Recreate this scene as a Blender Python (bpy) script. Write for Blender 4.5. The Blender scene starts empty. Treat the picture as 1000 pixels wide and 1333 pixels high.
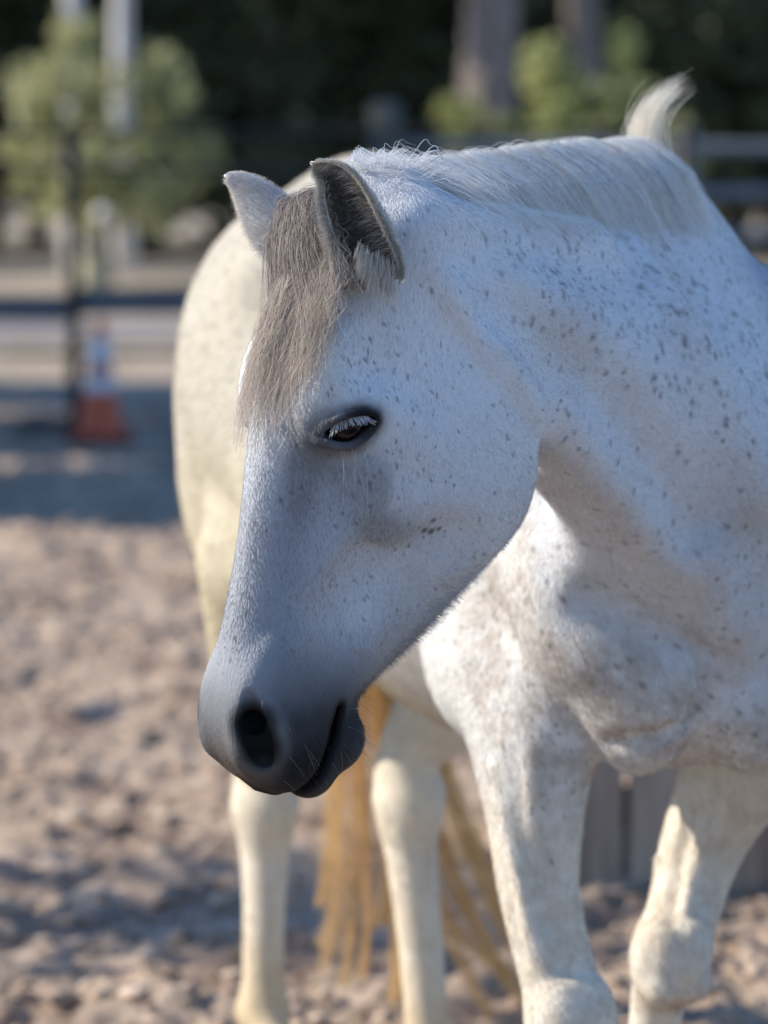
import bpy, bmesh, math, random
import numpy as np
from mathutils import Vector, Matrix

random.seed(7)
RNG = np.random.default_rng(7)
scene = bpy.context.scene
COL = scene.collection
R = math.radians

# ------------------------------------------------------------------ camera, sky, sun, exposure
CAM_Z, FPX, HORIZON = 1.42, 4444.0, 230.0          # focal length in pixels of a 1000 x 1333 frame
PITCH = math.atan((666.5 - HORIZON) / FPX)
cam = bpy.data.cameras.new('camera')
cam_o = bpy.data.objects.new('camera', cam)
COL.objects.link(cam_o)
cam_o.location = (0, 0, CAM_Z)
cam_o.rotation_euler = (R(90) - PITCH, 0, 0)
cam.sensor_fit = 'VERTICAL'
cam.sensor_height = 36.0
cam.lens = FPX / 1333.0 * 36.0
cam.clip_start, cam.clip_end = 0.1, 600.0
cam.dof.use_dof = True
cam.dof.focus_distance = 3.46
cam.dof.aperture_fstop = 3.8
scene.camera = cam_o

SUN_EL, SUN_AZ = R(31), R(-84)                      # azimuth clockwise from +Y: -90 is from the left
S_DIR = Vector((math.sin(SUN_AZ) * math.cos(SUN_EL), math.cos(SUN_AZ) * math.cos(SUN_EL), math.sin(SUN_EL)))
world = bpy.data.worlds.new('World')
scene.world = world
world.use_nodes = True
wn = world.node_tree
sky = wn.nodes.new('ShaderNodeTexSky')
sky.sky_type = 'NISHITA'
sky.sun_disc = False
sky.sun_elevation = SUN_EL
sky.sun_rotation = SUN_AZ
sky.air_density, sky.dust_density, sky.ozone_density = 1.0, 0.0, 6.5
wn.links.new(sky.outputs[0], wn.nodes['Background'].inputs[0])
wn.nodes['Background'].inputs[1].default_value = 0.14
sun = bpy.data.lights.new('sun', 'SUN')
sun.energy, sun.angle, sun.color = 4.6, R(0.53), (1.0, 0.91, 0.77)
sun_o = bpy.data.objects.new('sun', sun)
COL.objects.link(sun_o)
sun_o.rotation_euler = S_DIR.to_track_quat('Z', 'Y').to_euler()
scene.view_settings.view_transform = 'Standard'
scene.view_settings.look = 'None'
scene.view_settings.exposure = 0.71
scene.view_settings.gamma = 1.0
scene.view_settings.use_curve_mapping = False
scene.cycles.use_denoising = True
scene.cycles.max_bounces = 8
scene.cycles.transparent_max_bounces = 8


def at(px, py, d):
    """world point seen at photograph pixel (px, py) at ground distance d from the camera"""
    cx, cy = (px - 500.0) / FPX, (666.5 - py) / FPX
    fy, fz = math.cos(PITCH), -math.sin(PITCH)
    uy, uz = math.sin(PITCH), math.cos(PITCH)
    dx, dy, dz = cx, fy + cy * uy, fz + cy * uz
    k = d / dy
    return np.array([dx * k, d, CAM_Z + dz * k])


# ------------------------------------------------------------------ small helpers
def link(o, parent=None):
    COL.objects.link(o)
    if parent is not None:
        o.parent = parent
    return o


def tag(o, label, cat=None, group=None, kind=None):
    o['label'] = label
    if cat: o['category'] = cat
    if group: o['group'] = group
    if kind: o['kind'] = kind
    return o


def empty(name, loc=(0, 0, 0)):
    o = bpy.data.objects.new(name, None)
    o.location = loc
    o.empty_display_size = 0.2
    return link(o)


def mesh_from_arrays(name, V, F):
    V = np.asarray(V, dtype=np.float32)
    F = np.asarray(F, dtype=np.int32)
    me = bpy.data.meshes.new(name)
    n = F.shape[1]
    me.vertices.add(len(V)); me.vertices.foreach_set('co', V.ravel())
    me.loops.add(F.size); me.loops.foreach_set('vertex_index', F.ravel())
    me.polygons.add(len(F))
    me.polygons.foreach_set('loop_start', np.arange(0, F.size, n, dtype=np.int32))
    me.polygons.foreach_set('use_smooth', np.ones(len(F), dtype=bool))
    me.update(calc_edges=True)
    me.validate()
    return me


def mesh_obj(name, me, mat, parent=None):
    o = bpy.data.objects.new(name, me)
    if mat is not None:
        me.materials.append(mat)
    return link(o, parent)


def smoothstep(a, b, x):
    t = np.clip((x - a) / (b - a), 0, 1)
    return t * t * (3 - 2 * t)


def unit(v):
    v = np.asarray(v, float)
    return v / np.linalg.norm(v)


class Noise3:
    """value noise on a wrapped lattice"""
    def __init__(self, seed, n=32):
        self.n = n
        self.t = np.random.default_rng(seed).random((n, n, n)).astype(np.float32)

    def __call__(self, P):
        P = np.asarray(P)
        i = np.floor(P).astype(np.int64)
        f = (P - i).astype(np.float32)
        f = f * f * (3 - 2 * f)
        n = self.n
        x0, y0, z0 = i[:, 0] % n, i[:, 1] % n, i[:, 2] % n
        x1, y1, z1 = (x0 + 1) % n, (y0 + 1) % n, (z0 + 1) % n
        t = self.t
        a = t[x0, y0, z0] * (1 - f[:, 0]) + t[x1, y0, z0] * f[:, 0]
        b = t[x0, y1, z0] * (1 - f[:, 0]) + t[x1, y1, z0] * f[:, 0]
        c = t[x0, y0, z1] * (1 - f[:, 0]) + t[x1, y0, z1] * f[:, 0]
        e = t[x0, y1, z1] * (1 - f[:, 0]) + t[x1, y1, z1] * f[:, 0]
        return (a * (1 - f[:, 1]) + b * f[:, 1]) * (1 - f[:, 2]) + (c * (1 - f[:, 1]) + e * f[:, 1]) * f[:, 2]


N1, N2, N3 = Noise3(1), Noise3(2), Noise3(3)


def fbm(P, scale, oct=4, n=N1):
    s, a, w = 0, 0.5, 0
    for k in range(oct):
        s = s + a * n(P * scale + 17.3 * k)
        w += a
        a *= 0.5
        scale *= 2.03
    return s / w


# ------------------------------------------------------------------ material helpers
class NT:
    def __init__(self, name):
        self.m = bpy.data.materials.new(name)
        self.m.use_nodes = True
        self.t = self.m.node_tree
        self.b = self.t.nodes['Principled BSDF']

    def n(self, typ, **kw):
        x = self.t.nodes.new(typ)
        for k, v in kw.items():
            if k.startswith('i_'):
                key = k[2:]
                x.inputs[int(key) if key.isdigit() else key.replace('_', ' ')].default_value = v
            else:
                setattr(x, k, v)
        return x

    def l(self, a, b):
        self.t.links.new(a, b)


def noise_mat(name, c1, c2, scale=8.0, rough=0.85, detail=6.0, bump=0.0, bscale=None, stretch=(1, 1, 1), spec=0.3, dist=0.005, coord='Object', c3=None):
    k = NT(name)
    tc = k.n('ShaderNodeTexCoord')
    mp = k.n('ShaderNodeMapping')
    mp.inputs['Scale'].default_value = stretch
    k.l(tc.outputs[coord], mp.inputs[0])
    nz = k.n('ShaderNodeTexNoise', i_Scale=scale, i_Detail=detail)
    k.l(mp.outputs[0], nz.inputs['Vector'])
    rp = k.n('ShaderNodeValToRGB')
    rp.color_ramp.elements[0].position, rp.color_ramp.elements[1].position = 0.32, 0.68
    rp.color_ramp.elements[0].color = (*c1, 1)
    rp.color_ramp.elements[1].color = (*c2, 1)
    if c3:
        e = rp.color_ramp.elements.new(0.5)
        e.color = (*c3, 1)
    k.l(nz.outputs['Fac'], rp.inputs[0])
    k.l(rp.outputs[0], k.b.inputs['Base Color'])
    k.b.inputs['Roughness'].default_value = rough
    k.b.inputs['Specular IOR Level'].default_value = spec
    if bump:
        nb = k.n('ShaderNodeTexNoise', i_Scale=bscale or scale * 3, i_Detail=8.0)
        k.l(mp.outputs[0], nb.inputs['Vector'])
        bp = k.n('ShaderNodeBump', i_Strength=bump, i_Distance=dist)
        k.l(nb.outputs['Fac'], bp.inputs['Height'])
        k.l(bp.outputs[0], k.b.inputs['Normal'])
    return k.m


# ================================================================== SETTING
def gx(P2):
    return np.concatenate([P2, np.zeros((len(P2), 1))], 1)


def ground_height(X, Y):
    P = gx(np.stack([X, Y], 1))
    a = fbm(P, 2.1, 3, N1) - .5
    b = fbm(P + 5, 6.5, 4, N2) - .5
    c = np.abs(fbm(P + 9, 13.0, 3, N3) - .5)
    e = fbm(P + 3, 30.0, 2, N1) - .5
    f_ = fbm(P + 21, 19.0, 3, N2) - .5
    h = .05 * a + .085 * b - .13 * (c - .12) + .045 * f_ + .022 * e
    k = smoothstep(24.0, 21.0, Y) * smoothstep(-30, -5, Y)
    return h * k - .012


def build_ground():
    xs = np.concatenate([-2.6 - np.geomspace(.06, 260, 46)[::-1], np.linspace(-2.6, 2.6, 230), 2.6 + np.geomspace(.06, 260, 46)])
    ys = np.concatenate([-np.geomspace(.5, 120, 26)[::-1], np.linspace(0, 4.4, 60)[:-1], np.linspace(4.4, 15, 470)[:-1], np.linspace(15, 26, 220)[:-1], 26 + np.geomspace(.1, 320, 60)])
    X, Y = np.meshgrid(xs, ys)
    Z = ground_height(X.ravel(), Y.ravel())
    V = np.stack([X.ravel(), Y.ravel(), Z], 1)
    nx, ny = len(xs), len(ys)
    i = (np.arange(ny - 1)[:, None] * nx + np.arange(nx - 1)[None]).ravel()
    F = np.stack([i, i + 1, i + nx + 1, i + nx], 1)
    return mesh_from_arrays('ground', V, F)


def ground_material():
    k = NT('trodden_earth')
    tc = k.n('ShaderNodeTexCoord')
    n1 = k.n('ShaderNodeTexNoise', i_Scale=3.2, i_Detail=7.0, i_Roughness=.65)
    n2 = k.n('ShaderNodeTexNoise', i_Scale=24.0, i_Detail=7.0, i_Roughness=.7)
    n3 = k.n('ShaderNodeTexNoise', i_Scale=.35, i_Detail=4.0)
    for x in (n1, n2, n3): k.l(tc.outputs['Object'], x.inputs['Vector'])
    r1 = k.n('ShaderNodeValToRGB')
    el = r1.color_ramp.elements
    el[0].position, el[0].color = .30, (.21, .158, .118, 1)
    el[1].position, el[1].color = .66, (.68, .53, .41, 1)
    e = el.new(.46); e.color = (.52, .405, .31, 1)
    k.l(n2.outputs['Fac'], r1.inputs[0])
    r2 = k.n('ShaderNodeValToRGB')
    el = r2.color_ramp.elements
    el[0].position, el[0].color = .33, (.50, .46, .46, 1)
    el[1].position, el[1].color = .62, (1.0, 1.0, 1.0, 1)
    k.l(n1.outputs['Fac'], r2.inputs[0])
    m = k.n('ShaderNodeMix', data_type='RGBA', blend_type='MULTIPLY'); m.inputs[0].default_value = 1
    k.l(r1.outputs[0], m.inputs[6]); k.l(r2.outputs[0], m.inputs[7])
    # dry grass verge beyond the yard
    sp = k.n('ShaderNodeSeparateXYZ'); k.l(tc.outputs['Object'], sp.inputs[0])
    ad = k.n('ShaderNodeMath', operation='MULTIPLY_ADD'); ad.inputs[1].default_value = 5.0
    k.l(n3.outputs['Fac'], ad.inputs[0]); k.l(sp.outputs['Y'], ad.inputs[2])
    mr = k.n('ShaderNodeMapRange'); mr.inputs['From Min'].default_value = 25.0; mr.inputs['From Max'].default_value = 28.0
    k.l(ad.outputs[0], mr.inputs['Value'])
    r3 = k.n('ShaderNodeValToRGB')
    el = r3.color_ramp.elements
    el[0].position, el[0].color = .38, (.26, .225, .14, 1)
    el[1].position, el[1].color = .58, (.52, .42, .34, 1)
    k.l(n1.outputs['Fac'], r3.inputs[0])
    m2 = k.n('ShaderNodeMix', data_type='RGBA')
    k.l(mr.outputs[0], m2.inputs[0]); k.l(m.outputs[2], m2.inputs[6]); k.l(r3.outputs[0], m2.inputs[7])
    k.l(m2.outputs[2], k.b.inputs['Base Color'])
    k.b.inputs['Roughness'].default_value = .95
    k.b.inputs['Specular IOR Level'].default_value = .15
    bp = k.n('ShaderNodeBump', i_Strength=.8, i_Distance=.03)
    k.l(n2.outputs['Fac'], bp.inputs['Height']); k.l(bp.outputs[0], k.b.inputs['Normal'])
    return k.m


gr = mesh_obj('ground', build_ground(), ground_material())
tag(gr, 'trodden tan earth of the riding yard', kind='structure')


# loose clods and stones kicked up in the yard, too many to count
def clods(n=16000):
    rg = np.random.default_rng(41)
    y = 4.6 + 11.5 * rg.random(n) ** 1.25
    x = (rg.random(n) * 2 - 1) * (.7 + y * .16)
    ok = fbm(gx(np.stack([x, y], 1)), 1.6, 2, N3) + .25 * rg.random(n) > .52
    x, y = x[ok], y[ok]; n = len(x)
    z = ground_height(x, y)
    base = np.array([(1, 0, 0), (0, 1, 0), (-1, 0, 0), (0, -1, 0), (.2, .1, .75), (0, 0, -.6), (.7, .7, .3), (-.7, .6, .35), (-.6, -.7, .3), (.7, -.7, .35)], float)
    bm = bmesh.new()
    for v in base: bm.verts.new(v)
    bmesh.ops.convex_hull(bm, input=bm.verts[:])
    bmesh.ops.triangulate(bm, faces=bm.faces[:])
    bm.verts.index_update()
    tri = np.array([[v.index for v in f.verts] for f in bm.faces]); bv = np.array([v.co[:] for v in bm.verts]); bm.free()
    s = .005 + .020 * rg.random(n) ** 3.0
    a = rg.random(n) * 6.283
    ca, sa = np.cos(a), np.sin(a)
    B = bv[None] * (.7 + .6 * rg.random((n, len(bv), 1)))
    X = (B[..., 0] * ca[:, None] - B[..., 1] * sa[:, None]) * s[:, None] * (.8 + .6 * rg.random((n, 1))) + x[:, None]
    Y = (B[..., 0] * sa[:, None] + B[..., 1] * ca[:, None]) * s[:, None] + y[:, None]
    Z = B[..., 2] * s[:, None] * .8 + (z + s * .2)[:, None]
    V = np.stack([X, Y, Z], -1).reshape(-1, 3)
    F = (tri[None] + (np.arange(n) * len(bv))[:, None, None]).reshape(-1, 3)
    return mesh_from_arrays('earth_clods', V, F)


tag(mesh_obj('earth_clods', clods(), noise_mat('clod_earth', (.22, .165, .125), (.58, .455, .355), 5.0, .95, bump=.4)), 'loose clods of earth scattered over the yard', kind='stuff')


def sheet(name, x0, x1, y0, y1, z, mat, label):
    n = 40
    xs = np.linspace(x0, x1, n)
    V = [(x, y0 + .35 * math.sin(x * .21 + 1), z) for x in xs] + [(x, y1 + .35 * math.sin(x * .19), z) for x in xs]
    F = [(i, i + 1, n + i + 1, n + i) for i in range(n - 1)]
    o = mesh_obj(name, mesh_from_arrays(name, np.array(V), F), mat)
    return tag(o, label, kind='structure')


sheet('road', -70, 70, 36, 41.5, .006, noise_mat('road_tar', (.05, .052, .058), (.095, .095, .10), 4, .9, bump=.3, dist=.01), 'grey lane beyond the yard fence')
sheet('path', -70, 70, 29.5, 33.5, .006, noise_mat('sandy_path', (.18, .165, .16), (.29, .26, .245), 1.6, .95, bump=.3, dist=.01), 'pale sandy track between fence and lane')


# ------------------------------------------------------------------ tube and box builders
def tube_mesh(name, pts, radii, seg=10, caps=True):
    P = np.array(pts, float); n = len(P)
    rr = np.broadcast_to(np.asarray(radii, float), (n,))
    T = np.gradient(P, axis=0); T /= np.linalg.norm(T, axis=1)[:, None]
    ref = np.array([0, 0, 1.0]) if abs(T[0][2]) < .9 else np.array([1.0, 0, 0])
    V = []
    for i in range(n):
        a = unit(np.cross(T[i], ref)); b = np.cross(T[i], a)
        for k in range(seg):
            an = 2 * math.pi * k / seg
            V.append(P[i] + rr[i] * (a * math.cos(an) + b * math.sin(an)))
    bm = bmesh.new()
    vs = [bm.verts.new(v) for v in V]
    for i in range(n - 1):
        for k in range(seg):
            k2 = (k + 1) % seg
            bm.faces.new((vs[i * seg + k], vs[i * seg + k2], vs[(i + 1) * seg + k2], vs[(i + 1) * seg + k]))
    if caps:
        bm.faces.new(vs[:seg][::-1]); bm.faces.new(vs[-seg:])
    bmesh.ops.recalc_face_normals(bm, faces=bm.faces)
    me = bpy.data.meshes.new(name); bm.to_mesh(me); bm.free()
    for p in me.polygons: p.use_smooth = len(p.vertices) == 4
    return me


def box_mesh(name, sx, sy, sz, bevel=.004, warp=0.0, seed=0):
    bm = bmesh.new()
    bmesh.ops.create_cube(bm, size=1.0)
    for v in bm.verts: v.co = Vector((v.co.x * sx, v.co.y * sy, v.co.z * sz))
    bmesh.ops.bevel(bm, geom=bm.edges[:], offset=bevel, segments=2, affect='EDGES')
    if warp:
        rg = random.Random(seed)
        ph = rg.random() * 6
        for v in bm.verts:
            v.co.x += warp * math.sin(v.co.z * 5 + ph); v.co.y += warp * math.sin(v.co.z * 3 + ph * 2)
    me = bpy.data.meshes.new(name); bm.to_mesh(me); bm.free()
    return me


# ------------------------------------------------------------------ fences
MAT_STEEL = noise_mat('galvanised_pipe', (.13, .145, .16), (.21, .225, .24), 14, .5, bump=.05)
MAT_DARK = noise_mat('rusty_dark_pipe', (.018, .017, .018), (.05, .042, .04), 20, .6, bump=.1)
MAT_BOARD = noise_mat('slate_blue_board', (.085, .092, .105), (.14, .15, .165), 9, .7, stretch=(.3, 1, 3), bump=.1)
MAT_POSTW = noise_mat('weathered_post', (.06, .066, .06), (.11, .115, .10), 10, .9, stretch=(3, 3, .5), bump=.3)

pf = empty('pipe_fence', (at(500, 600, 20.0)[0], 20.0, 0))
tag(pf, 'grey pipe rail fence behind the withers at the right edge', 'fence')
fx = lambda px, d: (px - 500) / FPX * d
X0, X1 = fx(488, 20) , 9.0
for z in (1.59, 1.33, 1.08, .84, .58, .32):
    o = mesh_obj('rail', tube_mesh('rail', [(x - pf.location.x, 0, z + .006 * math.sin(x * 2)) for x in np.linspace(X0 + .1, X1, 24)], .040, 10), MAT_STEEL, pf)
for i, px in enumerate((893, 1330, 1770)):
    o = mesh_obj('post', tube_mesh('post', [(fx(px, 20) - pf.location.x, .085, -.1), (fx(px, 20) - pf.location.x, .085, 1.70)], .055, 12), MAT_STEEL, pf)
o = mesh_obj('gate_post', tube_mesh('gate_post', [(fx(502, 20) - pf.location.x, .0, -.1), (fx(502, 20) - pf.location.x, 0, 1.2), (fx(502, 20) - pf.location.x, 0, 1.84), (fx(502, 20) - pf.location.x, 0, 1.86)], [.10, .10, .098, .06], 14), MAT_POSTW, pf)

df = empty('board_fence', (fx(96, 19), 19.0, 0))
tag(df, 'dark slim post with slate blue board and thin rails beside the cone', 'fence')
mesh_obj('post', tube_mesh('post', [(0, 0, -.1), (.006, 0, .6), (-.004, 0, 1.2), (0, 0, 1.69), (0, 0, 1.705)], [.040, .040, .038, .036, .02], 10), MAT_DARK, df)
bo = mesh_obj('board', box_mesh('board', 3.4, .03, .155, .006), MAT_BOARD, df); bo.location = (-1.74, .03, .70); bo.rotation_euler.y = R(.35)
bo = mesh_obj('board', box_mesh('board', 3.4, .03, .155, .006), MAT_BOARD, df); bo.location = (1.70, .03, .735); bo.rotation_euler.y = R(-.2)
for z, dz in ((1.66, .02), (1.47, -.05), (.44, .02)):
    mesh_obj('rail', tube_mesh('rail', [(x, -.055, z + dz * abs(x) * .3) for x in np.linspace(-3.4, 3.4, 12)], .016, 8), MAT_DARK, df)
for sx in (-3.4, 3.4):
    mesh_obj('post', tube_mesh('post', [(sx, .07, -.1), (sx, .07, 1.7)], .038, 10), MAT_DARK, df)
foot = mesh_obj('foot', tube_mesh('foot', [(-.34, 0, .03), (-.1, 0, .05), (.1, 0, .05), (.3, 0, .03)], .035, 8), MAT_DARK, df)

# ------------------------------------------------------------------ traffic cone
MAT_ORANGE = noise_mat('cone_orange', (.42, .085, .04), (.52, .11, .055), 9, .55)
MAT_COLLAR = noise_mat('reflective_collar', (.42, .46, .52), (.58, .62, .68), 30, .4)
MAT_RUBBER = noise_mat('cone_base_orange', (.20, .045, .03), (.27, .06, .04), 14, .75)
CX, CY = fx(130, 18.2), 18.2
cone_o = empty('traffic_cone', (CX, CY, .02))
tag(cone_o, 'orange traffic cone with two pale collars in front of the dark post', 'traffic cone')
b_ = mesh_obj('base', box_mesh('base', .36, .36, .035, .012), MAT_RUBBER, cone_o); b_.location.z = .018


def cone_r(z): return .130 + (.028 - .130) * (z / .62)


mesh_obj('cone_body', tube_mesh('cone_body', [(0, 0, z) for z in (.03, .05, .2, .4, .6, .635, .64)], [.150, .130 - .006, cone_r(.2), cone_r(.4), cone_r(.6), .024, .012], 28), MAT_ORANGE, cone_o)
for z0, z1 in ((.265, .345), (.405, .545)):
    mesh_obj('collar', tube_mesh('collar', [(0, 0, z0), (0, 0, (z0 + z1) / 2), (0, 0, z1)], [cone_r(z0) + .004, cone_r((z0 + z1) / 2) + .004, cone_r(z1) + .004], 28, False), MAT_COLLAR, cone_o)

# ------------------------------------------------------------------ weathered plank bin behind the forelegs
MAT_PLANK = [noise_mat('weathered_plank_%d' % i, c1, c2, 7, .9, stretch=(5, 5, .45), bump=.5, bscale=18, dist=.006)
             for i, (c1, c2) in enumerate([((.22, .165, .13), (.42, .335, .27)), ((.25, .19, .15), (.46, .37, .30)), ((.18, .135, .105), (.36, .285, .23))])]
pb = empty('plank_bin', (fx(720, 6.75), 6.75, 0))
tag(pb, 'weathered grey plank bin standing behind the forelegs', 'wooden bin')
x, i = -.02, 0
rgp = random.Random(3)
while x < 1.75:
    w = rgp.uniform(.15, .21)
    hgt = .74 + rgp.uniform(-.02, .02)
    p_ = mesh_obj('plank', box_mesh('plank', w, .032, hgt, .006, .0025, i), MAT_PLANK[i % 3], pb)
    p_.location = (x + w / 2, rgp.uniform(-.004, .004), hgt / 2 - .015); p_.rotation_euler.y = R(rgp.uniform(-.35, .35))
    x += w + rgp.uniform(.008, .016); i += 1
xe = x
for k in range(5):
    w = .17
    p_ = mesh_obj('plank', box_mesh('plank', .032, w, .73, .006, .0025, k + 40), MAT_PLANK[(k + 1) % 3], pb)
    p_.location = (-.04, .10 + k * (w + .012), .35)
    p_ = mesh_obj('plank', box_mesh('plank', w, .032, .73, .006, .0025, k + 60), MAT_PLANK[k % 3], pb)
    p_.location = (.1 + k * .35, .92, .35)
for z in (.16, .58):
    p_ = mesh_obj('batten', box_mesh('batten', xe + .02, .03, .075, .005), MAT_PLANK[0], pb); p_.location = (xe / 2 - .01, .036, z)


# ------------------------------------------------------------------ trees and shrubs
def leaf_cloud(name, centres, radii, n, size, seed, gap=.30):
    """n leaf-sized faces spread through a union of ellipsoids, thicker towards the outside"""
    rg = np.random.default_rng(seed)
    C = np.array(centres, float); Rr = np.array(radii, float)
    w = (Rr[:, 0] * Rr[:, 1] * Rr[:, 2]) ** .75; w /= w.sum()
    k = rg.choice(len(C), n, p=w)
    d = rg.normal(size=(n, 3)); d /= np.linalg.norm(d, axis=1)[:, None]
    r = rg.random(n) ** .45
    P = C[k] + d * r[:, None] * Rr[k]
    clump = np.floor(P / (size * 5))
    hsh = np.abs(np.sin(clump @ np.array([12.9898, 78.233, 37.719])) * 43758.5453) % 1
    keep = hsh > gap
    P, d = P[keep], d[keep]
    n = len(P)
    a = rg.normal(size=(n, 3)) * .8 + d * .6 + np.array([0, 0, .5]); a /= np.linalg.norm(a, axis=1)[:, None]
    t = np.cross(a, rg.normal(size=(n, 3))); t /= np.linalg.norm(t, axis=1)[:, None]
    b = np.cross(a, t)
    s = size * (.6 + .8 * rg.random(n))[:, None]
    V = np.stack([P - t * s, P - b * s * .45 + a * s * .08, P + t * s, P + b * s * .45 + a * s * .08], 1).reshape(-1, 3)
    F = np.arange(4 * n).reshape(-1, 4)
    return mesh_from_arrays(name, V, F)


def leaf_mat(name, c1, c2, trans=.45):
    k = NT(name)
    oi = k.n('ShaderNodeTexCoord')
    nz = k.n('ShaderNodeTexNoise', i_Scale=2.2, i_Detail=5.0)
    k.l(oi.outputs['Object'], nz.inputs['Vector'])
    rp = k.n('ShaderNodeValToRGB')
    rp.color_ramp.elements[0].position, rp.color_ramp.elements[1].position = .35, .65
    rp.color_ramp.elements[0].color = (*c1, 1); rp.color_ramp.elements[1].color = (*c2, 1)
    k.l(nz.outputs['Fac'], rp.inputs[0])
    k.l(rp.outputs[0], k.b.inputs['Base Color'])
    k.b.inputs['Roughness'].default_value = .6
    tr = k.n('ShaderNodeBsdfTranslucent'); k.l(rp.outputs[0], tr.inputs['Color'])
    ms = k.n('ShaderNodeMixShader'); ms.inputs[0].default_value = trans
    k.l(k.b.outputs[0], ms.inputs[1]); k.l(tr.outputs[0], ms.inputs[2])
    k.l(ms.outputs[0], k.t.nodes['Material Output'].inputs['Surface'])
    return k.m


MAT_LEAF_D = leaf_mat('dark_leaves', (.080, .095, .055), (.140, .155, .085))
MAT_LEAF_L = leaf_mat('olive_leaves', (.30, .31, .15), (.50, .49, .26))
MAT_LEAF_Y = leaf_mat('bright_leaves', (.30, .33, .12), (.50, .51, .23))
MAT_BARK = noise_mat('dark_bark', (.035, .03, .026), (.10, .085, .075), 9, .95, stretch=(4, 4, .7), bump=.6, dist=.02)
MAT_BARK_P = noise_mat('pale_bark', (.46, .43, .41), (.76, .72, .69), 5, .9, stretch=(3, 3, .8), bump=.3, dist=.01)
MAT_BARK_M = noise_mat('grey_brown_bark', (.06, .05, .046), (.34, .285, .26), 5, .95, stretch=(4, 4, .7), bump=.6, dist=.02)  # pale flecks in the bark colour stand in for sun dapples


def trunk_part(name, h, r, mat, parent, seed, limbs=5, crown_z=2.0, spread=1.2):
    rg = random.Random(seed)
    me_parts = []
    pts = [(0, 0, -.2)]
    x = y = 0
    n = 9
    for i in range(1, n + 1):
        x += rg.uniform(-.05, .05) * r * 4; y += rg.uniform(-.05, .05) * r * 4
        pts.append((x, y, h * i / n))
    rad = [r * 1.35] + [r * (1 - .75 * (i / n) ** 1.3) for i in range(1, n + 1)]
    bm = bmesh.new()
    m = tube_mesh('t', pts, rad, 12); bm.from_mesh(m); bpy.data.meshes.remove(m)
    for k in range(limbs):
        z0 = crown_z + (h - crown_z) * (k + .2) / limbs * .8
        i0 = min(int(z0 / h * n), n - 1)
        b = Vector(pts[i0 + 1 if i0 + 1 < len(pts) else -1]); b = Vector((b.x, b.y, z0))
        an = k * 2.4 + rg.random()
        ln = spread * rg.uniform(.7, 1.1)
        q = [b + Vector((math.cos(an) * ln * t, math.sin(an) * ln * t, ln * (.55 * t + .2 * t * t))) for t in (0, .35, .7, 1)]
        rr_ = r * .42 * (1 - .5 * z0 / h)
        m = tube_mesh('t', q, [rr_, rr_ * .75, rr_ * .5, rr_ * .2], 8); bm.from_mesh(m); bpy.data.meshes.remove(m)
    me = bpy.data.meshes.new(name); bm.to_mesh(me); bm.free()
    for p in me.polygons: p.use_smooth = True
    return mesh_obj(name, me, mat, parent)


def tree(name, loc, h, r, crown, n, size, lm, bm_, label, group=None, seed=0, limbs=5, cat='tree', gap=.30):
    """crown: list of (centre, radii) relative to the foot"""
    o = empty(name, loc)
    tag(o, label, cat, group)
    cz = min(c[0][2] - c[1][2] * .6 for c in crown)
    sp = max(c[1][0] for c in crown) * .7
    trunk_part('trunk', h, r, bm_, o, seed, limbs, max(.4, cz), sp)
    mesh_obj('crown', leaf_cloud('crown', [c[0] for c in crown], [c[1] for c in crown], n, size, seed, gap), lm, o)
    return o


def lobes(z, rx, rz, k, seed, ry=None):
    rg = random.Random(seed)
    out = [((0, 0, z), (rx * .72, (ry or rx) * .72, rz * .75))]
    for i in range(k):
        a = 2 * math.pi * i / k + rg.uniform(-.4, .4)
        q = rg.uniform(.34, .5)
        out.append(((math.cos(a) * rx * .6, math.sin(a) * (ry or rx) * .6, z + rg.uniform(-.6, .6) * rz), (rx * q, (ry or rx) * q, rz * q)))
    return out


# shrubs and bushes catching the sun
bx_ = at(140, 330, 46)
tree('sunlit_shrub', (bx_[0], 46, 0), 2.9, .07, lobes(1.75, 1.45, 1.55, 11, 4) + [((-.35, -.1, 3.15), (.38, .4, .62)), ((.55, 0, 2.75), (.42, .4, .62)), ((1.15, .1, 1.7), (.45, .4, .5)), ((-1.15, 0, 2.1), (.40, .4, .5)), ((.1, -.3, 2.3), (.5, .4, .5))], 9000, .10, MAT_LEAF_L, MAT_BARK,
     'broad sunlit olive shrub beyond the lane at the left', seed=4, limbs=8, cat='shrub', gap=.5)
b2 = at(622, 330, 47)
tree('sunlit_bush', (b2[0], 47, 0), 2.2, .05, lobes(1.95, .62, .80, 6, 6), 5000, .075, MAT_LEAF_Y, MAT_BARK,
     'smaller round sunlit green bush above the middle of the neck crest', 'sunlit bushes behind the mane', seed=6, limbs=5, cat='shrub', gap=.45)
b3 = at(757, 330, 46)
tree('sunlit_bush', (b3[0], 46, 0), 2.9, .06, lobes(2.15, .90, 1.10, 9, 12) + [((-.5, 0, 2.9), (.4, .4, .4)), ((.45, .1, 3.15), (.35, .4, .4)), ((.8, 0, 2.4), (.35, .3, .35))], 6500, .085, MAT_LEAF_Y, MAT_BARK,
     'taller sunlit green bush left of the upstanding mane tuft', 'sunlit bushes behind the mane', seed=8, limbs=5, cat='shrub', gap=.45)
b4 = at(872, 330, 50)
tree('sunlit_bush', (b4[0], 50, 0), 2.3, .05, lobes(1.75, .5, .65, 5, 18), 3600, .055, MAT_LEAF_L, MAT_BARK,
     'dull small bush right behind the upstanding mane tuft', 'sunlit bushes behind the mane', seed=18, limbs=5, cat='shrub')

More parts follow.
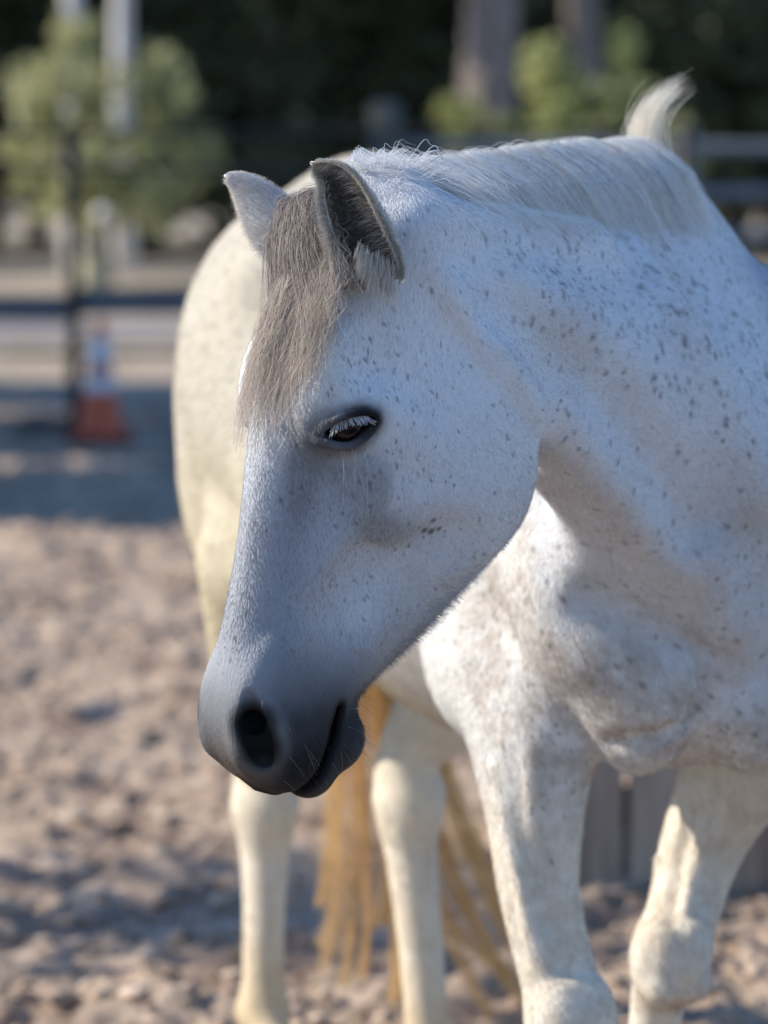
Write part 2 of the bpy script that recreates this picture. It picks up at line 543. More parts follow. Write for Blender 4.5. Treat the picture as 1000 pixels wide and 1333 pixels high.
# trunks that catch light
for px, d, r, h, lab, m in ((97, 49, .15, 11, 'pale slender trunk rising left of the dark post', MAT_BARK_P), (161, 50, .16, 11, 'pale slender trunk rising right of the dark post', MAT_BARK_P),
                            (628, 52, .46, 14, 'thick grey brown trunk above the neck crest', MAT_BARK_M), (752, 54, .32, 14, 'grey brown trunk behind the taller green bush', MAT_BARK_M)):
    q = at(px, 330, d)
    tree('tall_tree', (q[0], d, 0), h, r, lobes(h * .80, 2.6, h * .20, 7, int(px)) + ([((-2.6, -.1, 5.6), (1.5, 1.0, 1.1)), ((-3.6, -.2, 6.6), (1.2, 1.0, 1.0))] if r > .3 else []), 2600, .20, MAT_LEAF_D, m, lab, 'tall trees at the wood edge', seed=int(px), limbs=6)

# dark wood behind: a few tree models, copied
protos = []
for i in range(3):
    protos.append(tree('dark_tree', (0, 0, 0), 9.5, .20, lobes(5.2, 2.4, 4.6, 11, 30 + i) + [((0, 0, 1.9), (1.9, 1.9, 1.5))], 9000, .17, MAT_LEAF_D, MAT_BARK, 'dark tree of the shaded wood', 'dark trees of the shaded wood', seed=30 + i, limbs=7))
rgt = random.Random(5)
spots = []
for row, (y0, n, span) in enumerate(((60, 8, 10.5), (65, 9, 12.5), (71, 9, 15))):
    for i in range(n):
        spots.append((-span + 2 * span * (i + .5 * (row % 2)) / (n - 1) + rgt.uniform(-.6, .6), y0 + rgt.uniform(-1.2, 1.2)))
for i in range(5):
    spots.append((-14.5 - i * 3.2 + rgt.uniform(-.5, .5), 55 + rgt.uniform(-2, 3)))
for i, (x, y) in enumerate(spots):
    src = protos[i % 3]
    if i < 3:
        o = src
    else:
        o = src.copy(); COL.objects.link(o)
        for ch in src.children:
            c = ch.copy(); COL.objects.link(c); c.parent = o
    o.location = (x, y, 0); o.rotation_euler.z = rgt.uniform(0, 6.28); o.scale = (1, 1, rgt.uniform(.9, 1.15))
    o['label'] = 'dark tree of the shaded wood'
ww = leaf_cloud('far_woodland', [(x, 77 + 1.5 * math.sin(x), z) for x in np.arange(-30, 31, 3.0) for z in (1.5, 4.5, 7.5, 10)], [(2.6, 2.2, 2.4)] * (21 * 4), 22000, .34, 77)
tag(mesh_obj('far_woodland', ww, MAT_LEAF_D), 'dark far wood closing the background', kind='stuff')

# shade trees standing left of the picture; their shadows lie across the yard
for i, (x, y, z, rx, ry, rz, n, sz, lab) in enumerate((
        (-7.6, 16.2, 4.1, 2.4, 2.0, 2.4, 12000, .14, 'shade tree left of the frame, nearest the cone'),
        (-8.0, 19.4, 4.3, 2.5, 2.3, 2.6, 12000, .14, 'shade tree left of the frame, beside the fence'),
        (-7.8, 22.8, 4.3, 2.5, 2.2, 2.6, 12000, .14, 'shade tree left of the frame, farthest down the yard'))):
    tree('shade_tree', (x, y, 0), z + rz * .8, .16, lobes(z, rx, rz, 9, 50 + i, ry), n, sz, MAT_LEAF_D, MAT_BARK, lab, 'shade trees left of the yard', seed=50 + i, limbs=7, gap=.12)
tree('shade_tree', (-5.2, 2.97, 0), 5.2, .13, [((.2, .0, 4.2), (1.3, 1.0, 1.15)), ((.0, -.7, 3.9), (1.2, .7, 1.0)), ((.5, -.5, 4.7), (1.0, .9, .7)), ((-.4, .3, 4.8), (.8, .7, .6))], 9000, .075, MAT_LEAF_D, MAT_BARK,
     'leafy tree left of the frame that shades the head', 'shade trees left of the yard', seed=60, limbs=6)
tree('shade_tree', (-4.7, 6.95, 0), 2.9, .06, [((0, .1, 2.6), (.7, .62, .5)), ((.3, -.15, 2.35), (.5, .42, .4)), ((-.2, .3, 2.95), (.5, .4, .4))], 1000, .06, MAT_LEAF_D, MAT_BARK,
     'young thin tree left of the frame, nearest the hind legs', 'shade trees left of the yard', seed=61, limbs=5)

# a stump and a stubby post, its white cap added as a highlight
pw = empty('capped_post', (fx(135, 44), 44, 0)); tag(pw, 'short post with added round white highlight before the sunlit shrub', 'post')
mesh_obj('post', tube_mesh('post', [(0, 0, -.1), (0, 0, .45), (0, 0, .88)], [.06, .055, .05], 10), MAT_POSTW, pw)
bm = bmesh.new(); bmesh.ops.create_icosphere(bm, subdivisions=3, radius=.10)
for v in bm.verts: v.co.z = v.co.z * .9 + .95
me = bpy.data.meshes.new('cap'); bm.to_mesh(me); bm.free()
for p in me.polygons: p.use_smooth = True
mesh_obj('cap', me, noise_mat('highlight_cap', (.76, .70, .66), (.86, .80, .76), 8, .6), pw)
st = mesh_obj('tree_stump', tube_mesh('tree_stump', [(0, 0, -.1), (0, 0, .08), (.01, 0, .35), (.02, 0, .40), (.02, 0, .41)], [.26, .20, .17, .165, .12], 16), noise_mat('cut_stump', (.30, .25, .15), (.50, .44, .28), 9, .9, bump=.4))
st.location = (fx(121, 43), 43, 0)
tag(st, 'low pale cut stump below the white capped post', 'stump')

# ================================================================== THE HORSE: one continuous surface from blended anatomical volumes
BW = np.array([0.315, 4.20, 0.0])                               # under the withers
BYAW = R(20)
B_FWD = np.array([math.sin(BYAW), -math.cos(BYAW), 0.0])
B_LFT = np.array([math.cos(BYAW), math.sin(BYAW), 0.0])


def body(x, y, z):
    return BW + B_FWD * x + B_LFT * y + np.array([0, 0, z])


# head frame: s runs from poll to lips, f towards the front of the face, l to the horse's left
H_L = unit((0.53, -0.848, -0.06))
_fh = unit((-0.848, -0.53, 0.0))
_al = R(11)
H_S = np.array([0, 0, -1.0]) * math.cos(_al) + _fh * math.sin(_al)
H_S = unit(H_S - H_L * H_S.dot(H_L))
H_F = np.cross(H_L, H_S)
if H_F.dot(_fh) < 0: H_F = -H_F
EYE_L = (0.236, -0.046, 0.080)
H_O = at(455, 553, 3.45) - (H_S * EYE_L[0] + H_F * EYE_L[1] + H_L * EYE_L[2])


def head(s, f, l):
    return H_O + H_S * s + H_F * f + H_L * l


def to_head(P):
    Q = P - H_O
    return Q @ H_S, Q @ H_F, Q @ H_L


def to_body(P):
    Q = P - BW
    return Q @ B_FWD, Q @ B_LFT, P[:, 2]


def cubic_table(x, y, xs):
    """smooth (Catmull-Rom style) interpolation of y (n or n x m) at xs"""
    x = np.asarray(x, float); y = np.asarray(y, float)
    if y.ndim == 1: y = y[:, None]
    m = np.zeros_like(y)
    m[1:-1] = (y[2:] - y[:-2]) / (x[2:] - x[:-2])[:, None]
    m[0] = (y[1] - y[0]) / (x[1] - x[0]); m[-1] = (y[-1] - y[-2]) / (x[-1] - x[-2])
    i = np.clip(np.searchsorted(x, xs) - 1, 0, len(x) - 2)
    h = (x[i + 1] - x[i])[:, None]
    t = ((xs - x[i])[:, None]) / h
    t = np.clip(t, 0, 1)
    r = (2 * t**3 - 3 * t**2 + 1) * y[i] + (t**3 - 2 * t**2 + t) * h * m[i] + (-2 * t**3 + 3 * t**2) * y[i + 1] + (t**3 - t**2) * h * m[i + 1]
    return r[:, 0] if r.shape[1] == 1 else r


class Loft:
    """sections along an axis: dorsal line, ventral line and half-widths at five levels from ventral to dorsal"""
    def __init__(self, rows, p=2.3):
        rows = np.array([[r[0], r[1], r[2], *r[3]] for r in rows], float)
        self.s0, self.s1 = rows[0, 0], rows[-1, 0]
        self.NS, self.NV, self.p = 240, 49, p
        xs = np.linspace(self.s0, self.s1, self.NS)
        self.xs = xs
        self.top = cubic_table(rows[:, 0], rows[:, 1], xs)
        self.bot = cubic_table(rows[:, 0], rows[:, 2], xs)
        Wk = cubic_table(rows[:, 0], rows[:, 3:], xs)
        vs = np.linspace(-1, 1, self.NV)
        self.W = np.maximum(cubic_table(np.linspace(-1, 1, Wk.shape[1]), Wk.T, vs).T, 0.004)

    def d(self, s, f, l):
        sc = np.clip(s, self.s0, self.s1)
        top = np.interp(sc, self.xs, self.top); bot = np.interp(sc, self.xs, self.bot)
        c, b = (top + bot) / 2, np.maximum((top - bot) / 2, 0.004)
        v = (f - c) / b
        a = (sc - self.s0) / (self.s1 - self.s0) * (self.NS - 1)
        i = np.clip(a.astype(int), 0, self.NS - 2); ta = a - i
        e = (np.clip(v, -1, 1) + 1) / 2 * (self.NV - 1)
        j = np.clip(e.astype(int), 0, self.NV - 2); te = e - j
        W = (self.W[i, j] * (1 - ta) + self.W[i + 1, j] * ta) * (1 - te) + (self.W[i, j + 1] * (1 - ta) + self.W[i + 1, j + 1] * ta) * te
        p = self.p
        al, av = np.abs(l) / W, np.abs(v)
        r = np.maximum((al ** p + av ** p) ** (1 / p), 1e-4)
        gl = (al / r) ** (p - 1) / W
        gv = (av / r) ** (p - 1) / b
        d = (r - 1) / np.maximum(np.hypot(gl, gv), 1.0)
        ds = np.maximum(np.maximum(self.s0 - s, s - self.s1), 0)
        return np.where(ds > 0, np.hypot(np.maximum(d, 0), ds), d)


PRIMS = []      # (op, k, lo, hi, function)


def prim(fn, lo, hi, k=0.03, op='u'):
    PRIMS.append((op, k, np.asarray(lo, float), np.asarray(hi, float), fn))


def ellipsoid(c, r, axes=None, k=0.03, op='u'):
    c = np.asarray(c, float); r = np.asarray(r, float)
    A = np.eye(3) if axes is None else np.array([unit(a) for a in axes])
    ext = np.sqrt(((A * r[:, None]) ** 2).sum(0))

    def fn(P):
        q = (P - c) @ A.T
        k0 = np.sqrt(((q / r) ** 2).sum(1)); k1 = np.sqrt(((q / r**2) ** 2).sum(1))
        return np.where(k1 < 1e-9, -r.min(), k0 * (k0 - 1) / np.maximum(k1, 1e-9))
    prim(fn, c - ext, c + ext, k, op)


def cone(p1, r1, p2, r2, k=0.03, op='u'):
    p1 = np.asarray(p1, float); p2 = np.asarray(p2, float)
    ba = p2 - p1; l2 = ba.dot(ba)

    def fn(P):
        pa = P - p1
        t = np.clip(pa @ ba / l2, 0, 1)
        return np.linalg.norm(pa - t[:, None] * ba, axis=1) - (r1 + (r2 - r1) * t)
    m = max(r1, r2)
    prim(fn, np.minimum(p1, p2) - m, np.maximum(p1, p2) + m, k, op)


def chain(pts, k=0.02, op='u'):
    """a tube of varying radius along a spline; pts: list of (point, radius)"""
    P = np.array([p for p, _ in pts], float); rr = np.array([r for _, r in pts], float)
    t = np.arange(len(P), dtype=float)
    n = (len(P) - 1) * 10 + 1
    ts = np.linspace(0, len(P) - 1, n)
    C = cubic_table(t, P, ts); Q = cubic_table(t, rr, ts)
    G = np.gradient(C, axis=0)
    ST = np.linalg.norm(G, axis=1)
    T = G / ST[:, None]
    sub = np.unique(np.r_[np.arange(0, n, 4), n - 1])

    def fn(X):
        d2 = (X**2).sum(1)[:, None] - 2 * X @ C[sub].T + (C[sub]**2).sum(1)[None]
        fi = sub[np.argmin(d2, axis=1)].astype(float)
        for _ in range(3):
            fi = np.clip(fi, 0, n - 1.0001)
            j = fi.astype(int); u = (fi - j)[:, None]
            q = X - (C[j] * (1 - u) + C[j + 1] * u)
            al = np.einsum('ij,ij->i', q, T[j] * (1 - u) + T[j + 1] * u)
            fi = fi + al / ST[j]
        fi = np.clip(fi, 0, n - 1.0001)
        j = fi.astype(int); u = fi - j
        q = X - (C[j] * (1 - u)[:, None] + C[j + 1] * u[:, None])
        return np.sqrt(np.einsum('ij,ij->i', q, q)) - (Q[j] * (1 - u) + Q[j + 1] * u)
    m = Q.max()
    prim(fn, C.min(0) - m, C.max(0) + m, k, op)


HAX = (H_S, H_F, H_L)
BAX = (B_FWD, B_LFT, (0, 0, 1))

# ---- trunk
trunk = Loft([
    (-1.33, 1.16, 1.06, (.02, .03, .04, .03, .02)),
    (-1.28, 1.27, 0.97, (.08, .12, .13, .11, .06)),
    (-1.16, 1.405, 0.90, (.12, .21, .23, .20, .11)),
    (-1.00, 1.455, 0.84, (.13, .245, .275, .255, .16)),
    (-0.85, 1.430, 0.77, (.15, .255, .285, .26, .16)),
    (-0.65, 1.380, 0.68, (.20, .285, .29, .25, .14)),
    (-0.40, 1.365, 0.66, (.21, .285, .28, .24, .13)),
    (-0.15, 1.390, 0.700, (.12, .235, .245, .23, .14)),
    (0.00, 1.395, 0.725, (.07, .19, .22, .19, .11)),
    (0.12, 1.27, 0.735, (.07, .17, .19, .14, .08)),
    (0.22, 1.10, 0.77, (.09, .14, .155, .13, .08)),
    (0.29, 0.98, 0.87, (.02, .04, .05, .04, .02)),
], p=2.2)


def trunk_fn(P):
    x, y, z = to_body(P)
    return trunk.d(x, z, y)


_c = np.array([body(x, y, z) for x in (-1.36, .32) for y in (-.3, .3) for z in (.65, 1.47)])
prim(trunk_fn, _c.min(0), _c.max(0), 0.0)

# ---- neck: curved loft, stations by crest and underline
neck_rows = [  # crest, underline, half-widths low..high
    (at(430, 262, 3.53), at(640, 560, 3.60), (.045, .068, .072, .060, .035)),
    (at(520, 246, 3.60), at(725, 585, 3.66), (.050, .078, .082, .062, .032)),
    (at(620, 234, 3.74), at(800, 670, 3.76), (.062, .092, .096, .066, .032)),
    (at(735, 218, 3.90), at(870, 770, 3.86), (.080, .115, .118, .078, .036)),
    (at(838, 216, 4.06), at(930, 880, 3.96), (.100, .150, .148, .105, .060)),
    (at(850, 214, 4.24), at(900, 930, 4.10), (.110, .170, .175, .150, .090)),
    (body(-0.12, 0, 1.385), body(-0.02, 0, 0.76), (.110, .180, .190, .140, .070)),
]
_cr = np.array([r[0] for r in neck_rows]); _un = np.array([r[1] for r in neck_rows])
_wd = np.array([r[2] for r in neck_rows])
_t = np.arange(len(neck_rows), dtype=float)
NKN = 60
_ts = np.linspace(0, len(neck_rows) - 1, NKN)
NK_C = cubic_table(_t, (_cr + _un) / 2, _ts)
NK_V = cubic_table(_t, _cr - _un, _ts)
NK_B = np.linalg.norm(NK_V, axis=1) / 2
NK_V = NK_V / np.linalg.norm(NK_V, axis=1)[:, None]
NK_W = cubic_table(_t, _wd, _ts)
NK_W = cubic_table(np.linspace(-1, 1, 5), NK_W.T, np.linspace(-1, 1, 33)).T
NK_T = np.gradient(NK_C, axis=0)
NK_T -= NK_V * (NK_T * NK_V).sum(1)[:, None]
NK_T /= np.linalg.norm(NK_T, axis=1)[:, None]
NK_U = np.cross(NK_T, NK_V)                     # lateral
if (NK_U[20] @ H_L) < 0: NK_U = -NK_U           # towards the horse's left


NK_ST = np.linalg.norm(np.gradient(NK_C, axis=0), axis=1)


def neck_coords(P):
    rel = P[:, None, :] - NK_C[None, ::6]
    along = np.abs(np.einsum('ijk,jk->ij', rel, NK_T[::6]))
    dist = np.sqrt(np.einsum('ijk,ijk->ij', rel, rel))
    fi = np.argmin(along + 0.25 * dist, axis=1) * 6.0
    raw = fi
    for _ in range(5):
        fi = np.clip(raw, 0, NKN - 1.001)
        j = fi.astype(int); t = (fi - j)[:, None]
        C = NK_C[j] * (1 - t) + NK_C[j + 1] * t
        T = NK_T[j] * (1 - t) + NK_T[j + 1] * t
        q = P - C
        raw = fi + np.einsum('ij,ij->i', q, T) / NK_ST[j] * .8
    V = NK_V[j] * (1 - t) + NK_V[j + 1] * t
    U = NK_U[j] * (1 - t) + NK_U[j + 1] * t
    over = np.maximum(np.maximum(-raw, raw - (NKN - 1)), 0) * NK_ST[j]
    return fi, (q * V).sum(1), (q * U).sum(1), over


def neck_fn(P):
    out = np.empty(len(P))
    for a in range(0, len(P), 60000):
        X = P[a:a + 60000]
        fi, v, u, over = neck_coords(X)
        j = fi.astype(int); t = fi - j
        b = NK_B[j] * (1 - t) + NK_B[j + 1] * t
        vn = v / b
        e = (np.clip(vn, -1, 1) + 1) * 16
        m = np.clip(e.astype(int), 0, 31); te = e - m
        W = (NK_W[j, m] * (1 - t) + NK_W[j + 1, m] * t) * (1 - te) + (NK_W[j, m + 1] * (1 - t) + NK_W[j + 1, m + 1] * t) * te
        p = 2.2
        r = np.maximum(((np.abs(u) / W) ** p + np.abs(vn) ** p) ** (1 / p), 1e-4)
        # distance estimate: (r-1) over the length of its gradient
        gu = (np.abs(u) / W) ** (p - 1) / W / r ** (p - 1)
        gv = np.abs(vn) ** (p - 1) / b / r ** (p - 1)
        d = (r - 1) / np.maximum(np.hypot(gu, gv), 2.0)
        out[a:a + 60000] = np.where(over > 0, np.hypot(np.maximum(d, 0), over), d)
    return out


prim(neck_fn, np.minimum(_cr.min(0), _un.min(0)) - .14, np.maximum(_cr.max(0), _un.max(0)) + .14, 0.045)



def neck_surface(ts, vn, inset=0.0, side=1):
    """a point on the neck: ts along the rows above, vn -1 (underline) to 1 (crest)"""
    fi = np.clip(ts * (NKN - 1) / (len(neck_rows) - 1), 0, NKN - 1.001); j = int(fi); t = fi - j
    L = lambda A: A[j] * (1 - t) + A[j + 1] * t
    W = np.interp(vn, np.linspace(-1, 1, 33), L(NK_W))
    u = W * max(1 - abs(vn) ** 2.2, 0) ** (1 / 2.2)
    return L(NK_C) + L(NK_V) * L(NK_B) * vn + L(NK_U) * side * (u - inset)


for sd in (-1,):
    NP = lambda ts, vn, ins, sd=sd: neck_surface(ts, vn, ins, sd)
    # muscle bands of the neck and the furrow above the windpipe
    chain([(NP(.9, .10, .024), .026), (NP(1.6, -.10, .030), .034), (NP(2.6, -.22, .036), .042), (NP(3.7, -.25, .042), .050), (NP(4.8, -.25, .05), .055)], k=.05)
    chain([(NP(1.0, -.42, .020), .022), (NP(1.8, -.58, .022), .027), (NP(2.8, -.62, .026), .034), (NP(3.8, -.62, .03), .038)], k=.025)
    chain([(NP(1.0, -.18, -.016), .008), (NP(1.8, -.36, -.014), .010), (NP(2.8, -.43, -.014), .012), (NP(3.6, -.45, -.014), .010)], k=.035, op='s')
    chain([(NP(1.0, .62, .022), .020), (NP(2.2, .52, .026), .026), (NP(3.4, .45, .032), .030), (NP(4.4, .35, .042), .036)], k=.06)
    # wing of the atlas behind the ear
    chain([(NP(.55, .50, .014), .018), (NP(.85, .28, .012), .022), (NP(1.05, .02, .014), .018)], k=.03)
# ---- shoulders, breast, hips
for sd in (-1, 1):
    ellipsoid(body(.04, .165 * sd, 1.05), (.12, .075, .24), (unit(B_FWD + np.array([0, 0, -.35])), B_LFT, unit(np.array([0, 0, 1]) + .35 * B_FWD * -1)), k=.06)
    ellipsoid(body(.175, .150 * sd, .93), (.080, .080, .12), BAX, k=.08)              # point of the shoulder
    ellipsoid(body(.185, .082 * sd, .845), (.080, .078, .130), BAX, k=.035)           # pectoral
    ellipsoid(body(-.06, .175 * sd, .86), (.14, .075, .14), BAX, k=.05)               # triceps
    ellipsoid(body(-.92, .155 * sd, 1.12), (.22, .135, .26), BAX, k=.06)              # hip and thigh
    ellipsoid(body(-1.08, .14 * sd, 1.0), (.17, .125, .25), BAX, k=.06)
    ellipsoid(body(-.78, .175 * sd, .88), (.12, .085, .13), BAX, k=.05)               # stifle
    ellipsoid(body(-.78, .205 * sd, 1.29), (.06, .05, .05), BAX, k=.09)               # point of the hip
for sd in (1,):
    chain([(body(-.06, .150 * sd, 1.28), .030), (body(.02, .205 * sd, 1.10), .036), (body(.10, .215 * sd, .96), .040)], k=.04)      # spine of the shoulder blade
ellipsoid(body(.07, 0, .755), (.12, .060, .050), BAX, k=.04)                           # breast bone between the forelegs

# ---- near (right) foreleg, planted
FR = [at(700, 880, 4.10), at(698, 960, 4.07), at(697, 1060, 4.05), at(702, 1160, 4.04), at(722, 1260, 4.03), at(738, 1318, 4.02)]
RB = B_FWD
chain([(FR[0] - RB * .02, .090), (FR[1] - RB * .02, .077), (FR[2] - RB * .012, .056), (FR[3] - RB * .008, .045), (FR[4], .041), (FR[5], .045)], k=.05)
chain([(FR[0] + RB * .05, .07), (FR[1] + RB * .035, .060), (FR[2] + RB * .022, .046), (FR[3] + RB * .016, .037), (FR[4] + RB * .012, .035), (FR[5] + RB * .012, .038)], k=.03)
kr = FR[5]
ellipsoid(kr + RB * .012 + np.array([0, 0, -.01]), (.05, .050, .055), BAX, k=.02)
FRF = np.array([kr[0] + .005, kr[1] + .01, .145])
chain([(kr + np.array([0, 0, -.04]), .044), (kr * .8 + FRF * .2, .037), (kr * .5 + FRF * .5, .0315), (FRF + np.array([0, 0, .03]), .034), (FRF, .040)], k=.02)
FRH = FRF + RB * .06 + np.array([0, 0, -.085])
chain([(FRF, .036), (FRF * .5 + FRH * .5, .032), (FRH, .04)], k=.02)

# ---- far (left) foreleg, knee bent inwards
FL = [at(1000, 900, 4.24), at(975, 985, 4.29), at(932, 1060, 4.32), at(905, 1130, 4.32), at(886, 1190, 4.30), at(868, 1238, 4.27)]
chain([(FL[0] - RB * .02, .090), (FL[1] - RB * .02, .072), (FL[2] - RB * .012, .055), (FL[3] - RB * .01, .046), (FL[4], .041), (FL[5], .040)], k=.05)
chain([(FL[0] + RB * .05, .07), (FL[1] + RB * .035, .056), (FL[2] + RB * .022, .046), (FL[3] + RB * .016, .038), (FL[4] + RB * .012, .036), (FL[5] + RB * .014, .034)], k=.03)
kl = FL[5]
ellipsoid(kl + RB * .008 + np.array([0, 0, -.012]), (.040, .036, .052), BAX, k=.03)
FLF = at(838, 1405, 4.30)
FLF = np.array([FLF[0], 4.39, .185])
chain([(kl + np.array([0, .005, -.03]), .041), (kl * .8 + FLF * .2, .037), (kl * .5 + FLF * .5, .032), (FLF + np.array([0, 0, .03]), .033), (FLF, .039)], k=.02)
FLH = FLF + np.array([-.005, .03, -.105])
chain([(FLF, .035), (FLF * .5 + FLH * .5, .031), (FLH, .038)], k=.02)


for LG, kk, sgn in ((FR, kr, -1), (FL, kl, 1)):
    o1 = B_FWD * .040 - B_LFT * .022
    chain([(LG[1] + o1 * 1.3, .018), (LG[2] + o1 * 1.05, .014), (LG[3] + o1 * .9, .011), (LG[4] + o1 * .8, .009), (kk + o1 * .8, .008)], k=.014)
    o2 = B_FWD * .045 + B_LFT * .016
    chain([(LG[1] + o2 * 1.3, .020), (LG[2] + o2 * 1.05, .016), (LG[3] + o2 * .9, .012), (LG[4] + o2 * .8, .010), (kk + o2 * .9, .009)], k=.014)
    chain([(LG[2] * .6 + LG[1] * .4 + B_FWD * .012 - B_LFT * .050, .003), (LG[2] + B_FWD * .012 - B_LFT * .052, .005), (LG[3] + B_FWD * .01 - B_LFT * .044, .0045), (LG[4] - B_LFT * .040, .004)], k=.008)
    for dy in (-.028, .028):                                  # the square front of the knee
        ellipsoid(kk + B_FWD * .038 + B_LFT * dy * .7 + np.array([0, 0, .008]), (.012, .016, .030), BAX, k=.03)
        ellipsoid(kk + B_FWD * .036 + B_LFT * dy * .9 + np.array([0, 0, -.040]), (.016, .016, .016), BAX, k=.025)
    ellipsoid(kk - B_FWD * .045 + np.array([0, 0, .0]), (.020, .022, .035), BAX, k=.02)
# chestnut on the inside of the far foreleg
ellipsoid(at(857, 1122, 4.31), (.006, .008, .012), BAX, k=.006)

# ---- hind legs
def hind(stifle, hock, fet, hoofdir, hoofz):
    back = -B_FWD
    mid = stifle * .45 + hock * .55
    chain([(stifle, .115), (mid + back * .01, .076), (hock + np.array([0, 0, .06]), .048), (hock, .049)], k=.05)
    cone(mid + back * .04 + np.array([0, 0, .06]), .045, hock + back * .045 + np.array([0, 0, .03]), .020, k=.03)   # tendon to the point of the hock
    ellipsoid(hock + np.array([0, 0, -.015]), (.058, .047, .066), BAX, k=.025)
    cone(hock + back * .045 + np.array([0, 0, .035]), .026, hock + back * .03 + np.array([0, 0, -.08]), .022, k=.02)
    chain([(hock + np.array([0, 0, -.06])  , .040), (hock * .5 + fet * .5, .0335), (fet + np.array([0, 0, .03]), .034), (fet, .042)], k=.02)
    hf = fet + hoofdir * .055 + np.array([0, 0, hoofz - fet[2]])
    chain([(fet, .037), (fet * .5 + hf * .5, .033), (hf, .041)], k=.02)
    return hf


HRH = hind(body(-.90, -.18, .86), at(345, 1045, 5.32), at(343, 1312, 5.28), B_FWD, .06)
HLH = hind(body(-.80, .15, .86), at(533, 1035, 5.02), at(560, 1405, 4.98), B_FWD, .06)

# ---- head
hl = Loft([   # s, dorsal, ventral, half-widths from ventral to dorsal
    (-.035, -.065, -.115, (.012, .02, .025, .02, .012)),
    (.000, -.032, -.175, (.030, .045, .055, .050, .030)),
    (.060, -.004, -.240, (.038, .058, .070, .066, .042)),
    (.120, .014, -.280, (.042, .068, .076, .076, .054)),
    (.180, .020, -.306, (.044, .072, .080, .082, .058)),
    (.235, .018, -.322, (.044, .072, .080, .082, .060)),
    (.290, .013, -.326, (.042, .068, .074, .075, .056)),
    (.340, .008, -.306, (.040, .058, .064, .066, .049)),
    (.400, .004, -.264, (.036, .048, .056, .059, .045)),
    (.460, .003, -.216, (.034, .045, .052, .055, .045)),
    (.510, .001, -.174, (.034, .046, .051, .051, .041)),
    (.550, -.003, -.158, (.032, .046, .050, .047, .036)),
    (.590, -.020, -.146, (.026, .041, .043, .037, .026)),
    (.615, -.042, -.126, (.016, .028, .030, .026, .016)),
    (.630, -.068, -.104, (.006, .010, .012, .010, .006)),
], p=2.35)


def head_fn(P):
    s, f, l = to_head(P)
    return hl.d(s, f, l)


_c = np.array([head(s, f, l) for s in (-.04, .61) for f in (-.3, .03) for l in (-.1, .1)])
prim(head_fn, _c.min(0), _c.max(0), 0.012)


def hel(c, r, k, op='u', tilt=0.0):
    ax = (H_S * math.cos(tilt) + H_F * math.sin(tilt), H_F * math.cos(tilt) - H_S * math.sin(tilt), H_L)
    for sd in (-1, 1):
        ellipsoid(head(c[0], c[1], c[2] * sd), r, ax, k, op)


hel((.262, -.200, .046), (.112, .104, .040), .04)               # cheek
hel((.205, -.030, .060), (.060, .036, .026), .035)              # orbit
hel((.222, -.096, .070), (.062, .018, .018), .03, tilt=-1.1)    # zygomatic arch
hel((.165, -.050, .092), (.024, .020, .014), .035, 's')         # hollow above the eye
for sd in (-1, 1):
    chain([(head(.262, -.092, .054 * sd), .012), (head(.300, -.088, .059 * sd), .013), (head(.345, -.078, .052 * sd), .011), (head(.400, -.070, .040 * sd), .007)], k=.04)   # facial crest
for sd in (-1, 1):
    chain([(head(.255, -.026, .094 * sd), .008), (head(.310, -.036, .084 * sd), .013), (head(.360, -.040, .075 * sd), .013), (head(.430, -.044, .070 * sd), .008)], k=.034, op='s')   # groove beside the nasal bone
    chain([(head(.300, -.120, .0705 * sd), .0032), (head(.345, -.112, .066 * sd), .0036), (head(.395, -.100, .0575 * sd), .0034), (head(.440, -.085, .0525 * sd), .0030), (head(.470, -.060, .0505 * sd), .0025)], k=.008)   # facial vein
    chain([(head(.395, -.100, .0575 * sd), .0030), (head(.430, -.120, .052 * sd), .0028), (head(.465, -.128, .0465 * sd), .0022)], k=.008)
hel((.425, -.100, .066), (.060, .026, .016), .04, 's', tilt=.25)  # hollow in front of the crest
hel((.372, -.180, .084), (.050, .030, .020), .045, 's', tilt=.5)
hel((.545, -.032, .033), (.056, .026, .016), .035)              # nostril wing
hel((.566, -.058, .034), (.034, .026, .018), .03)
hel((.586, -.080, .026), (.038, .038, .024), .02)               # upper lip
ellipsoid(head(.566, -.148, 0), (.038, .036, .037), HAX, k=.018)   # chin
ellipsoid(head(.600, -.128, 0), (.032, .028, .035), HAX, k=.014)   # lower lip
for sd in (-1, 1):                                              # ear bases
    cone(head(.055, -.055, .044 * sd), .026, head(.040, -.058, .046 * sd), .016, k=.03)

for sd in (-1, 1):                                              # fold behind the jaw
    chain([(head(.070, -.232, .082 * sd), .009), (head(.150, -.300, .078 * sd), .012), (head(.215, -.342, .068 * sd), .014), (head(.268, -.362, .052 * sd), .013)], k=.022, op='s')
# nostril cavity
for sd in (-1, 1):
    # rim of the nostril
    chain([(head(.532, -.034, .050 * sd), .006), (head(.552, -.044, .056 * sd), .007), (head(.574, -.054, .054 * sd), .0065), (head(.590, -.054, .046 * sd), .006)], k=.012)
    chain([(head(.528, -.012, .048 * sd), .0070), (head(.550, -.016, .052 * sd), .0120), (head(.572, -.028, .052 * sd), .0150), (head(.588, -.042, .048 * sd), .0105)], k=.005, op='s')
    chain([(head(.555, -.022, .046 * sd), .013), (head(.55, -.04, .026 * sd), .012), (head(.52, -.05, .020 * sd), .01)], k=.006, op='s')
# mouth line: a thin curved cut between upper and lower lip
_m0, _m1 = np.array([.530, -.128]), np.array([.648, -.096])


